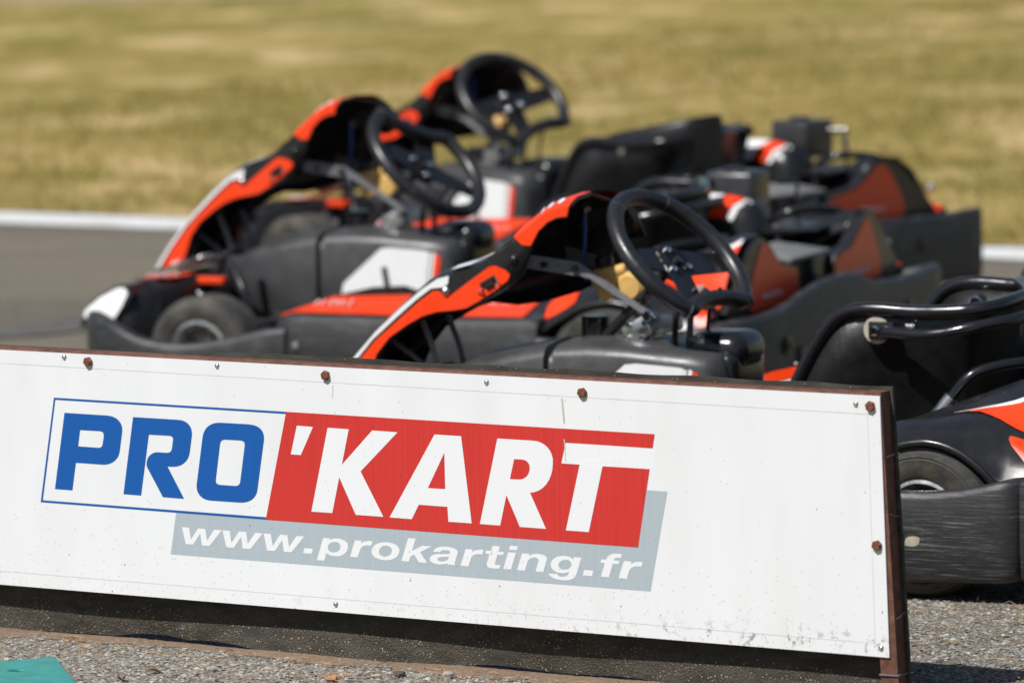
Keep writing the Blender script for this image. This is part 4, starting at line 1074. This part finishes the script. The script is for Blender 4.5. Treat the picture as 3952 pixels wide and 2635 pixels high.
    tube('brake_hose', [(0.873, -0.04, 0.612), (0.878, -0.05, 0.56), (0.890, -0.07, 0.51), (0.89, -0.08, 0.47)], 0.0035, 'blue', K, 8)
    cyl('hose_fitting', (0.866, -0.035, 0.612), (0.874, -0.04, 0.620), 0.008, 'alu', K, 8)
    # ---------------- side pods
    def pod(s):
        S = []
        for x, yo, zo, yi, zi in ((0.735, 0.680, 0.214, 0.655, 0.222), (0.722, 0.694, 0.226, 0.640, 0.238), (0.690, 0.702, 0.2320, 0.56, 0.250), (0.650, 0.703, 0.2325, 0.515, 0.262), (0.45, 0.704, 0.2325, 0.515, 0.268), (0.25, 0.704, 0.2345, 0.515, 0.276), (0.11, 0.703, 0.2370, 0.515, 0.281), (0.088, 0.698, 0.232, 0.52, 0.274)):
            S.append([(x, s * (yi - 0.01), 0.06), (x, s * (yi - 0.01), zi - 0.01), (x, s * yi, zi), (x, s * (yo - 0.016), zo + 0.003), (x, s * (yo - 0.006), zo - 0.002), (x, s * yo, zo - 0.018), (x, s * (yo + 0.006), 0.15), (x, s * (yo - 0.004), 0.07), (x, s * (yo - 0.03), 0.055)])
        p_ = loft('side_pod', S, 'bumper', K, smooth=40)
        D = []
        for x, yo, zo, yi, zi in ((0.722, 0.684, 0.2270, 0.664, 0.2315), (0.690, 0.6855, 0.2365, 0.60, 0.2455), (0.655, 0.6860, 0.2370, 0.535, 0.2600), (0.45, 0.687, 0.2370, 0.525, 0.2680), (0.25, 0.687, 0.2390, 0.525, 0.2762), (0.125, 0.686, 0.2410, 0.525, 0.2812)):
            D.append([(x, s * yo, zo + 0.002), (x, s * (yo + yi) / 2, (zo + zi) / 2 + 0.0028), (x, s * yi, zi + 0.002)])
        loft('orange_pod_film', D, 'orange_worn', p_, closed=False)
        rg = random.Random(4)
        for x0, n_, hgt in ((0.66, 6, 0.05), (0.26, 7, 0.016)):
            for k in range(n_):
                x = x0 - k * 0.016
                yb = 0.615 if hgt > .03 else 0.60
                zz = lambda y, x=x: 0.2395 + (0.686 - y) / 0.161 * (0.030 + (0.65 - x) * 0.018) + 0.0035
                tube('pod_mark', [(x, s * (yb - rg.uniform(.2, 1) * hgt * .4), zz(yb - hgt * .4)), (x - rg.uniform(0.0, .012), s * (yb + hgt * rg.uniform(.2, .6)), zz(yb + hgt * .4))], 0.0022, 'white', p_, 5)
        inner = [(0.80, 0.17), (0.775, 0.212), (0.72, 0.240), (0.66, 0.262), (0.58, 0.280), (0.50, 0.285), (0.45, 0.27), (0.45, 0.10), (0.80, 0.10)]
        prism('pod_inner_panel', inner, lambda x, z, d: (x, s * d, z), 0.486, 0.494, 'black', p_)
        poly_decal('orange_inner_film', [[(0.785, 0.190), (0.770, 0.208), (0.72, 0.235), (0.66, 0.257), (0.58, 0.275), (0.50, 0.280), (0.50, 0.262), (0.58, 0.256), (0.655, 0.236), (0.70, 0.212), (0.735, 0.180)]], lambda x, z: (x, s * 0.4845, z), 'orange', p_)
        poly_decal('white_inner_film', [[(0.733, 0.178), (0.699, 0.210), (0.654, 0.234), (0.58, 0.254), (0.50, 0.260), (0.50, 0.238), (0.58, 0.228), (0.65, 0.195), (0.68, 0.165)]], lambda x, z: (x, s * 0.4845, z), 'white', p_)
        for x, z in ((0.672, 0.165), (0.15, 0.165)):
            lathe('pod_bolt', [(0.0, 0.008 * s), (0.008, 0.006 * s), (0.011, 0.0)], 'alu', p_, 14, (x, s * 0.708, z))
    side(pod)
    # ---------------- rear fenders
    def fender(s):
        xs_ = [0.10, 0.08, 0.06, 0.03, 0.0, -0.03, -0.055, -0.08, -0.11, -0.138, -0.162, -0.184, -0.20, -0.22, -0.25, -0.28, -0.30]
        ys_ = [0.668, 0.660, 0.645, 0.625, 0.59, 0.54, 0.50, 0.46, 0.42, 0.38, 0.34, 0.315, 0.29]
        S = []
        for x in xs_:
            row = [(x, s * y, fender_z(x, y)) for y in ys_]
            S.append(row)
        fd = loft('rear_fender', S, 'black', K, closed=False, smooth=50)
        md = fd.modifiers.new('thickness', 'SOLIDIFY'); md.thickness = 0.005; md.offset = 0
        # rear closing face
        xr = -0.306
        face = [(0.575, 0.250), (0.50, 0.315), (0.42, 0.380), (0.375, 0.398), (0.345, 0.398), (0.315, 0.388), (0.285, 0.368), (0.235, 0.335), (0.13, 0.318), (0.115, 0.300), (0.115, 0.245), (0.25, 0.232), (0.56, 0.232)]
        fr = prism('fender_rear_face', face, lambda y, z, d: (d, s * y, z), xr - 0.010, xr + 0.02, 'black', fd)
        fin = [(0.440, 0.255), (0.432, 0.285), (0.408, 0.325), (0.380, 0.360), (0.358, 0.382), (0.345, 0.388), (0.318, 0.380), (0.290, 0.361), (0.235, 0.328), (0.133, 0.311), (0.122, 0.298), (0.122, 0.250), (0.25, 0.239), (0.42, 0.239)]
        poly_decal('orange_rear_film', [fin], lambda y, z: (xr - 0.0115, s * y, z), 'orange_worn', fr)
        for k in range(9):
            tube('film_mark', [(xr - 0.0125, s * (0.235 + 0.014 * k), 0.262), (xr - 0.0125, s * (0.241 + 0.014 * k), 0.274)], 0.0016, 'white', fr, 5)
        def patch(name, rows, mat):
            S = []
            for x, ya, yb in rows:
                S.append([(x, s * (ya + (yb - ya) * t), fender_z(x, ya + (yb - ya) * t) + 0.0065) for t in (0, 0.2, 0.4, 0.6, 0.8, 1)])
            loft(name, S, mat, fd, closed=False)
        patch('orange_fender_film', [(-0.11, 0.535, 0.528), (-0.138, 0.552, 0.524), (-0.162, 0.568, 0.521), (-0.184, 0.580, 0.518), (-0.20, 0.587, 0.514), (-0.22, 0.588, 0.505), (-0.25, 0.585, 0.480), (-0.28, 0.580, 0.455), (-0.30, 0.575, 0.440)], 'orange')
        patch('orange_lower_film', [(-0.212, 0.612, 0.606), (-0.22, 0.622, 0.604), (-0.25, 0.640, 0.600), (-0.28, 0.650, 0.598), (-0.30, 0.655, 0.596)], 'orange')
        patch('white_fender_film', [(-0.08, 0.530, 0.524), (-0.11, 0.528, 0.516), (-0.138, 0.524, 0.509), (-0.162, 0.521, 0.505), (-0.184, 0.518, 0.501), (-0.20, 0.514, 0.496), (-0.22, 0.505, 0.487), (-0.25, 0.480, 0.462), (-0.28, 0.455, 0.437), (-0.30, 0.440, 0.421)], 'white')
        patch('orange_front_film', [(0.090, 0.650, 0.53), (0.06, 0.657, 0.535), (0.03, 0.655, 0.57), (0.014, 0.650, 0.61)], 'orange')
        # inner wheel-arch skirt in front of and behind the tyre
        tube('fender_lip', [(x, s * 0.666, fender_z(x, 0.668)) for x in xs_[:13]], 0.0075, 'black', fd, 8)
        cyl('fender_bolt', (-0.27, s * 0.60, 0.295), (-0.27, s * 0.615, 0.312), 0.010, 'alu', fd, 10, 0.002)
    side(fender)
    # ---------------- rear bumper band
    half = [(0.085, 0.690, 0.035, 0.200), (0.05, 0.694, 0.035, 0.198), (0.0, 0.695, 0.035, 0.196), (-0.045, 0.695, 0.035, 0.1955), (-0.060, 0.695, 0.035, 0.1955), (-0.085, 0.695, 0.036, 0.196), (-0.12, 0.695, 0.037, 0.199), (-0.155, 0.695, 0.038, 0.203), (-0.20, 0.695, 0.039, 0.213), (-0.228, 0.695, 0.040, 0.2195), (-0.240, 0.690, 0.041, 0.222),
            (-0.250, 0.672, 0.042, 0.2235), (-0.260, 0.664, 0.042, 0.224), (-0.268, 0.668, 0.042, 0.226), (-0.274, 0.690, 0.042, 0.228), (-0.290, 0.690, 0.042, 0.230), (-0.320, 0.668, 0.042, 0.236), (-0.348, 0.615, 0.045, 0.243), (-0.366, 0.54, 0.05, 0.243), (-0.372, 0.45, 0.055, 0.246), (-0.376, 0.35, 0.06, 0.256), (-0.378, 0.26, 0.06, 0.272), (-0.380, 0.17, 0.06, 0.286), (-0.380, 0.08, 0.06, 0.291)]
    full = half + [(-0.380, 0.0, 0.06, 0.291)] + [(-0.380, -0.07, 0.06, 0.287), (-0.380, -0.11, 0.06, 0.276), (-0.380, -0.16, 0.06, 0.260), (-0.379, -0.22, 0.06, 0.253), (-0.378, -0.32, 0.06, 0.247), (-0.376, -0.42, 0.06, 0.245), (-0.374, -0.52, 0.06, 0.245), (-0.370, -0.62, 0.06, 0.248), (-0.366, -0.685, 0.06, 0.251), (-0.355, -0.700, 0.06, 0.250), (-0.30, -0.702, 0.05, 0.238)] + [(x, -y, a, b_) for x, y, a, b_ in reversed(half[:11])]
    rb = band('rear_bumper', full, 'bumper', K, 0.034, hole=[3, 4], rows=[0.098, 0.1305])
    for s in (1, -1):
        ov = [(-0.064 + 0.0165 * math.copysign(abs(math.cos(a)) ** 0.75, math.cos(a)) , 0.1135 + 0.0135 * math.copysign(abs(math.sin(a)) ** 0.75, math.sin(a))) for a in [2 * math.pi * k / 22 for k in range(22)]]
        rec = [(-0.0905, 0.0935), (-0.0395, 0.0935), (-0.0395, 0.1345), (-0.0905, 0.1345)]
        poly_decal('slot_frame', [rec, ov], lambda x, z: (x, s * 0.7128, z), 'bumper', rb)
        rbox('slot_insert', (-0.066, s * 0.6945, 0.114), (0.05, 0.022, 0.040), 'beige', rb, 0.003)
    for y, z in ((0.40, 0.165), (-0.42, 0.170), (-0.05, 0.13)):
        lathe('bumper_bolt', [(0.0, 0.006), (0.008, 0.005), (0.012, 0.0), (0.020, -0.001), (0.020, -0.004)], 'gloss', rb, 16, (-0.399, y, z), 'Z').rotation_euler = (0, rad(-90), 0)
    rbox('bumper_pocket', (-0.396, 0.29, 0.135), (0.008, 0.085, 0.040), 'gloss', rb, 0.003)
    rbox('bumper_pocket', (-0.396, -0.27, 0.110), (0.008, 0.075, 0.020), 'gloss', rb, 0.003)
    # ---------------- seat
    rows = [((0.420, 0.170, 0.130), (0.445, 0.095)), ((0.385, 0.186, 0.240), (0.39, 0.075)), ((0.351, 0.196, 0.310), (0.34, 0.065)), ((0.312, 0.201, 0.380), (0.29, 0.06)), ((0.275, 0.204, 0.4330), (0.24, 0.06)), ((0.240, 0.205, 0.4560), (0.19, 0.06)), ((0.190, 0.205, 0.4615), (0.14, 0.07)), ((0.12, 0.204, 0.4585), (0.09, 0.10)),
            ((0.05, 0.203, 0.4600), (0.045, 0.16)), ((0.002, 0.196, 0.4640), (0.025, 0.24)), ((-0.028, 0.175, 0.4680), (0.005, 0.32)), ((-0.042, 0.135, 0.472), (-0.015, 0.39)), ((-0.046, 0.08, 0.475), (-0.030, 0.44)), ((-0.046, 0.03, 0.476), (-0.040, 0.465))]
    rows = catmull4([(a[0], a[1], a[2], c_[0], c_[1]) for a, c_ in rows], 3)
    SK = lambda x, y: x - 0.16 * (0.2 - y) * min(1.0, max(0.0, (x + 0.01) / 0.13)) + 0.45 * max(0.0, -y) * min(1.0, max(0.0, (0.05 - x) / 0.1))
    S = []
    for lx, ly, lz, cx, cz in rows:
        row = []
        for k in range(17):
            t = -1 + 2 * k / 16
            a = abs(t)
            e = a ** 2.6
            g_ = min(1.0, max(0.0, (0.30 - lx) / 0.10))
            y = ly * math.copysign((1 - g_) * (1 - (1 - a) ** 1.9) + g_ * (0.15 * (1 - (1 - a) ** 1.9) + 0.85 * a ** 0.95), t)
            e = (1 - g_) * a ** 2.6 + g_ * a ** 1.55
            row.append((SK(cx + (lx - cx) * e, y), y, cz + (lz - cz) * e + (0.012 * e * max(0, -y / 0.2) if lz > 0.40 else 0)))
        S.append(row)
    seat = loft('seat', S, 'seat', K, closed=False, smooth=60)
    md = seat.modifiers.new('thickness', 'SOLIDIFY'); md.thickness = 0.006; md.offset = 0
    rimp = [Vector((SK(r_[0], r_[1]), r_[1], r_[2])) for r_ in rows]
    rimp = rimp + [Vector((SK(r_[0], -r_[1]), -r_[1], r_[2] + (0.012 * r_[1] / 0.2 if r_[2] > 0.40 else 0))) for r_ in reversed(rows)]
    tube('seat_rim', rimp, 0.0130, 'gloss', seat, 10, smooth_path=False)
    def seat_fix(s):
        lathe('seat_washer', [(0.012, 0.004), (0.024, 0.004), (0.026, 0.0)], 'beige', seat, 24, (0.184, s * 0.2065, 0.4226)) if s > 0 else lathe('seat_washer', [(0.012, -0.004), (0.024, -0.004), (0.026, 0.0)], 'beige', seat, 24, (0.184, s * 0.2065, 0.4226))
        cyl('seat_bolt', (0.184, s * 0.205, 0.4226), (0.184, s * 0.222, 0.4226), 0.0095, 'chrome', seat, 14, 0.003)
        cyl('seat_bolt_head', (0.120, s * 0.158, 0.440), (0.120, s * 0.204, 0.440), 0.0135, 'chrome', seat, 14, 0.003)
        if s < 0:
            return
        rbox('stay_tab', (0.172, s * 0.2145, 0.4225), (0.050, 0.007, 0.034), 'gloss', K, 0.003)
        tube('seat_stay', [(0.160, s * 0.226, 0.4225), (0.10, s * 0.240, 0.4200), (0.045, s * 0.243, 0.4240), (-0.02, s * 0.228, 0.438), (-0.066, s * 0.185, 0.446), (-0.080, s * 0.11, 0.450), (-0.082, 0.0, 0.450)], 0.0110, 'gloss', K, 10)
        tube('seat_strut', [(0.028, s * 0.30, 0.285), (0.003, s * 0.295, 0.318), (-0.030, s * 0.285, 0.355), (-0.075, s * 0.25, 0.370), (-0.115, s * 0.18, 0.372), (-0.125, s * 0.08, 0.370)], 0.0105, 'gloss', K, 10)
        cyl('strut_ferrule', (0.036, s * 0.302, 0.275), (0.006, s * 0.2955, 0.314), 0.0138, 'zinc', K, 12)
    side(seat_fix)
    # ---------------- engine on the right-hand side
    eng = rbox('engine_block', (-0.06, -0.42, 0.20), (0.26, 0.22, 0.24), 'engine', K, 0.02)
    for k in range(6):
        rbox('cooling_fin', (-0.06, -0.42, 0.325 + 0.008 * k), (0.13, 0.15, 0.004), 'engine', eng, 0.0015)
    ab = rbox('airbox', (0.053, -0.462, 0.4365), (0.122, 0.124, 0.092), 'airbox', K, 0.010, 3)
    rbox('airbox_lid', (0.053, -0.462, 0.4790), (0.114, 0.116, 0.010), 'airbox', ab, 0.004)
    rbox('lid_clip', (0.062, -0.462, 0.488), (0.05, 0.03, 0.010), 'gloss', ab, 0.004)
    rbox('airbox_base', (0.053, -0.462, 0.3890), (0.130, 0.132, 0.008), 'airbox', ab, 0.003)
    cyl('intake_pipe', (0.05, -0.45, 0.33), (0.05, -0.45, 0.388), 0.022, 'zinc', K, 16)
    cyl('carburettor', (0.02, -0.40, 0.345), (0.02, -0.34, 0.345), 0.024, 'alu', K, 16, 0.004)
    cyl('oil_cap', (0.085, -0.385, 0.352), (0.085, -0.372, 0.372), 0.014, 'yellow', K, 12, 0.003)
    ch = cyl('chrome_lever', (-0.055, -0.44, 0.462), (-0.105, -0.462, 0.462), 0.008, 'gloss', K, 14, 0.003)
    cyl('lever_rod', (-0.10, -0.46, 0.452), (-0.10, -0.46, 0.34), 0.005, 'gloss', K, 8)
    cyl('lever_knob', (-0.105, -0.455, 0.43), (-0.105, -0.445, 0.43), 0.010, 'chrome', K, 12, 0.003)
    tube('throttle_cable', [(-0.02, -0.40, 0.35), (-0.10, -0.38, 0.39), (-0.16, -0.42, 0.40), (-0.21, -0.48, 0.38), (-0.22, -0.5, 0.30)], 0.011, 'gloss', K, 8)
    rbox('engine_top', (-0.10, -0.42, 0.352), (0.12, 0.16, 0.026), 'engine', K, 0.008)
    rbox('muffler', (-0.21, -0.40, 0.285), (0.12, 0.20, 0.09), 'engine', K, 0.03, 3)
    rbox('rear_cover', (-0.165, -0.38, 0.362), (0.15, 0.30, 0.012), 'gloss', K, 0.005, rot=Matrix.Rotation(rad(4), 3, 'Y'))
    rbox('rear_cover', (-0.235, 0.0, 0.335), (0.14, 0.26, 0.012), 'cover', K, 0.005, rot=Matrix.Rotation(rad(-6), 3, 'Y'))
    rbox('cover_box', (-0.285, -0.055, 0.285), (0.04, 0.09, 0.085), 'black', K, 0.008)
    rbox('rear_beam', (-0.33, 0.0, 0.14), (0.03, 0.9, 0.05), 'black', K, 0.008)
    # striped cover between seat and engine
    S = []
    for x, zt, w in ((0.215, 0.335, 0.040), (0.205, 0.390, 0.055), (0.185, 0.418, 0.062), (0.13, 0.436, 0.064), (0.03, 0.440, 0.064), (-0.04, 0.428, 0.062), (-0.07, 0.402, 0.055), (-0.08, 0.355, 0.045)):
        yc = -0.31
        S.append([(x, yc + w, 0.26), (x, yc + w, zt - 0.05), (x, yc + w - 0.012, zt - 0.018), (x, yc + w * 0.3, zt), (x, yc - w * 0.5, zt), (x, yc - w + 0.01, zt - 0.015), (x, yc - w, zt - 0.05), (x, yc - w, 0.26)])
    cov = loft('engine_cover', S, 'black', K, smooth=60)
    def cz(x):
        return interp(x, [(0.215, 0.335), (0.205, 0.390), (0.185, 0.418), (0.13, 0.436), (0.03, 0.440), (-0.04, 0.428), (-0.07, 0.402), (-0.08, 0.355)])
    def cpatch(name, xs_, mat, lo=0.058):
        S = []
        for xa in xs_:
            r_ = []
            for t, dz, dw in ((0, -lo, 0.003), (0.3, -0.050, 0.003), (0.6, -0.016, -0.008), (1, 0.0025, -0.045)):
                x = xa + 0.05 * (1 - t) * (1 if name != 'orange_cover_film' or xa < 0.18 else 0)
                w = 0.062
                r_.append((x, -0.31 + w + dw, cz(min(0.2, max(-0.065, x))) + dz))
            S.append(r_)
        loft(name, S, mat, cov, closed=False)
    cpatch('white_cover_film', [0.165, 0.14, 0.11, 0.08, 0.05, 0.02], 'white', 0.05)
    cpatch('orange_stripe_film', [0.012, -0.008, -0.030], 'orange', 0.05)
    cpatch('white_stripe_film', [-0.036, -0.050], 'white', 0.05)
    poly_decal('orange_front_film', [[(0.213, 0.28), (0.212, 0.345), (0.15, 0.365), (0.09, 0.36), (0.06, 0.33), (0.06, 0.28)]], lambda x, z: (x, -0.31 + 0.066, z), 'orange', cov)
    return K

def copy_tree(o, parent=None):
    c = o.copy()
    COL.objects.link(c)
    c.parent = parent
    for ch in list(o.children):
        copy_tree(ch, c)
    return c

def place(K, x, y, th):
    K.location = (x, y, 0)
    K.rotation_euler = (0, 0, math.pi - th)

def child(K, name):
    return [c for c in K.children if c.name.split('.')[0] == name][0]

kart1 = build_kart()
kart2 = copy_tree(kart1)
kart3 = copy_tree(kart1)
place(kart1, 0.9257, 10.5591, 0.4195)
place(kart2, 0.4104, 13.1244, 0.4065)
place(kart3, 0.5184, 14.9509, 0.7420)
S = []
for x, y, zt, zb in ((0.290, 0.150, 0.395, 0.30), (0.284, 0.153, 0.428, 0.28), (0.270, 0.156, 0.450, 0.26), (0.245, 0.158, 0.465, 0.25), (0.20, 0.159, 0.478, 0.25), (0.13, 0.157, 0.492, 0.25), (0.06, 0.152, 0.506, 0.25), (0.0, 0.140, 0.517, 0.26), (-0.035, 0.122, 0.524, 0.28), (-0.058, 0.098, 0.529, 0.30), (-0.068, 0.070, 0.531, 0.32), (-0.070, 0.045, 0.531, 0.33)):
    S.append([(x, y + 0.004, zb), (x, y + 0.012, zt - 0.035), (x, y + 0.009, zt - 0.014), (x, y + 0.002, zt - 0.003), (x - 0.004, y - 0.010, zt), (x - 0.006, y - 0.022, zt - 0.006), (x - 0.006, y - 0.028, zb)])
loft('seat_insert', S, 'seat', kart3, smooth=50)
GRP = 'go-karts parked side by side'
tag(kart1, 'black and orange go-kart directly behind the white board, nearest of the three', 'go-kart', GRP)
tag(kart2, 'black and orange go-kart in the middle, its white-cornered nose at far left', 'go-kart', GRP)
tag(kart3, 'farthest black and orange go-kart, parked next to the grass behind the others', 'go-kart', GRP)
f2 = child(kart2, 'front_fairing'); f2.rotation_euler = (0, rad(4.6), 0); f2.location = PIV + Vector((-0.030, 0, 0.012)); f2.scale = (1, 1, 0.955)
f3 = child(kart3, 'front_fairing'); f3.rotation_euler = (0, rad(0.8), 0); f3.location = PIV + Vector((-0.045, 0, 0.012)); f3.scale = (1, 1, 0.93)
s1, s2_, s3 = (child(k, 'steering_wheel') for k in (kart1, kart2, kart3))
s2_.matrix_basis = s1.matrix_basis @ Matrix.Rotation(rad(152), 4, 'Z')
s3.matrix_basis = Matrix.Translation(Vector((0.027, 0, 0.014))) @ s1.matrix_basis @ Matrix.Rotation(rad(18), 4, 'Z')
# the far kart's seat holds a foam insert instead of the outer stay
for c in list(kart3.children) + list(child(kart3, 'seat').children):
    if c.name.split('.')[0] in ('seat_stay', 'stay_tab', 'seat_washer', 'seat_bolt'):
        bpy.data.objects.remove(c)

# ================================================================ small things on the ground
MAT['teal'] = simple('teal_paint', (0.008, 0.205, 0.185), 0.6, var=0.15, scale=25, bmp=0.2, bscale=60, dust=(0.12, (0.08, 0.18, 0.16)))
c0 = Vector((-0.763, 9.305)); e1 = Vector((-0.088, -0.043)).normalized(); e2 = Vector((0.057, -0.275)).normalized()
base = [c0, c0 + e1 * 0.42, c0 + e1 * 0.42 + e2 * 0.55, c0 + e2 * 0.55]
hole = [Vector((-0.813, 9.167)) + Vector((0.016 * math.cos(a), 0.012 * math.sin(a))) for a in [2 * math.pi * k / 14 for k in range(14)]]
bm = bmesh.new()
tri = tessellate_polygon([[Vector((p.x, p.y, 0)) for p in base], [Vector((p.x, p.y, 0)) for p in hole]])
allp = base + hole
top = [bm.verts.new((p.x, p.y, 0.020)) for p in allp]
bot = [bm.verts.new((p.x, p.y, 0.001)) for p in allp]
for t in tri:
    bm.faces.new([top[i] for i in t])
for L0, L1 in ((0, 4), (4, 18)):
    n = L1 - L0
    for i in range(n):
        a, b_ = L0 + i, L0 + (i + 1) % n
        bm.faces.new([top[a], top[b_], bot[b_], bot[a]])
plate = tag(bmobj('rubber_plate', bm, 'teal', None, 20), 'teal painted plate lying on the gravel in the lower left corner', 'plate')
bv = plate.modifiers.new('edge', 'BEVEL'); bv.width = 0.003; bv.segments = 2; bv.limit_method = 'ANGLE'
o = lathe('bolt', [(0.0, 0.006), (0.006, 0.005), (0.010, 0.0)], 'zinc', plate, 14, (-0.812, 9.166, 0.003), 'Z')

# soil blown against the foot of the rubber skirt
MAT['soil'] = simple('sandy_soil', (0.21, 0.145, 0.095), 0.9, var=0.35, scale=140, bmp=0.7, bscale=320, dust=(0.5, (0.12, 0.10, 0.08)))
V, F = [], []
rg = random.Random(21)
n = 170
ph = [rg.uniform(0, 6.28) for _ in range(6)]
for i in range(n):
    x = -2.1 + 2.1 * i / (n - 1)
    w = 0.016 + 0.014 * math.sin(x * 11 + ph[0]) + 0.010 * math.sin(x * 27 + ph[1]) + 0.035 * math.exp(-((x + 0.75) / 0.22) ** 2)
    w = max(0.004, w)
    hh = 0.004 + 0.0015 * math.sin(x * 19 + ph[2])
    for t, z in ((0.045, 0.002), (0.030, hh), (0.012 - w * 0.3, hh * 0.75), (-w * 0.7, hh * 0.35), (-w - 0.004 * math.sin(x * 70), 0.0012)):
        q = bw(x, t, z + rg.uniform(-.0006, .0006))
        V.append((q.x, q.y, q.z))
    if i:
        a = i * 5
        for j in range(4):
            F.append((a - 5 + j, a - 4 + j, a + 1 + j, a + j))
tag(pymesh('soil_drift', V, F, 'soil', None, 60), 'brown sandy soil gathered along the foot of the board', 'soil', kind='stuff')

# pine needles and dry grass bits
def needles():
    g = np.random.default_rng(31)
    V, F = [], []
    for k in range(420):
        if k < 300:
            x, y = g.uniform(-1.65, -0.05), -abs(g.normal(0, 0.16)) - 0.005
            q = bw(x, y)
            if q.y < 9.0: continue
        else:
            q = Vector((g.uniform(0.62, 0.95), g.uniform(9.0, 9.9), 0))
        L = g.uniform(0.008, 0.05); a = g.uniform(0, 6.283); w = g.uniform(0.0004, 0.0009)
        z = g.uniform(0.003, 0.007)
        d = np.array([math.cos(a), math.sin(a), 0]); s_ = np.array([-d[1], d[0], 0]) * w
        c = np.array([q.x, q.y, z]); bend = np.array([0, 0, g.uniform(0, 0.006)]) + s_ * g.uniform(-6, 6)
        i0 = len(V)
        for t in (-0.5, 0.0, 0.5):
            p = c + d * L * t + bend * (1 - 4 * t * t)
            V += [tuple(p - s_), tuple(p + s_), tuple(p + np.array([0, 0, w * 1.5]))]
        for i in range(2):
            b0 = i0 + i * 3
            for e in range(3):
                F.append((b0 + e, b0 + (e + 1) % 3, b0 + 3 + (e + 1) % 3, b0 + 3 + e))
    return V, F
MAT['needle'] = simple('dry_needle', (0.25, 0.155, 0.075), 0.7, var=0.4, scale=40)
V, F = needles()
tag(pymesh('dry_needles', V, F, 'needle', None, 0), 'dry pine needles and grass bits strewn on the gravel', 'debris', kind='stuff')

# curled dry leaves and odd stones
MAT['leaf'] = simple('dry_leaf', (0.20, 0.125, 0.06), 0.75, var=0.25, scale=90)
def leaf(x, y, a, L, label):
    out = []
    nn = 10
    V, F = [], []
    for i in range(nn + 1):
        t = i / nn
        w = L * 0.27 * math.sin(math.pi * t) ** 0.8 + 0.0004
        for sgn, zz in ((-1, 0.35), (0, 0.0), (1, 0.5)):
            V.append((L * (t - 0.5), sgn * w, 0.005 + zz * w + 0.004 * math.sin(t * 5)))
        if i:
            b_ = (i - 1) * 3
            F += [(b_, b_ + 1, b_ + 4, b_ + 3), (b_ + 1, b_ + 2, b_ + 5, b_ + 4)]
    o = pymesh('dry_leaf', V, F, 'leaf', None, 60, (x, y, 0))
    o.rotation_euler = (0, 0, a)
    md = o.modifiers.new('t', 'SOLIDIFY'); md.thickness = 0.0005
    return tag(o, label, 'leaf', 'dry leaves on the gravel')
leaf(-0.594, 9.225, 0.25, 0.034, 'curled brown leaf on the gravel just right of the teal plate')
leaf(-0.644, 9.164, 1.7, 0.024, 'small tan leaf at the bottom edge beside the teal plate')
MAT['pebble'] = simple('pebble', (0.30, 0.28, 0.25), 0.8, var=0.2, scale=80)
MAT['dark_pebble'] = simple('dark_pebble', (0.06, 0.058, 0.055), 0.8, var=0.2, scale=80)
MAT['brick_bit'] = simple('brick_bit', (0.40, 0.19, 0.09), 0.8, var=0.2, scale=80)
def pebble(x, y, r, mat, label, sd):
    g = random.Random(sd)
    bm = bmesh.new(); bmesh.ops.create_icosphere(bm, subdivisions=2, radius=r)
    for v in bm.verts:
        v.co = Vector((v.co.x * 1.25, v.co.y * 0.9, v.co.z * 0.7)) * (1 + g.uniform(-0.16, 0.16))
    o = bmobj('stone', bm, mat, None, 30, (x, y, r * 0.55))
    o.rotation_euler = (0, 0, g.uniform(0, 6))
    return tag(o, label, 'stone', 'stones on the gravel')
pebble(-0.112, 9.139, 0.0105, 'pebble', 'grey stone on the gravel below the web address', 1)
pebble(-0.190, 9.163, 0.009, 'dark_pebble', 'black stone on the gravel below the web address', 2)
pebble(-0.300, 9.128, 0.009, 'brick_bit', 'reddish-brown stone chip at the bottom edge of the gravel', 3)
pebble(-0.50, 9.245, 0.008, 'pebble', 'pale stone on the gravel right of the curled leaf', 4)
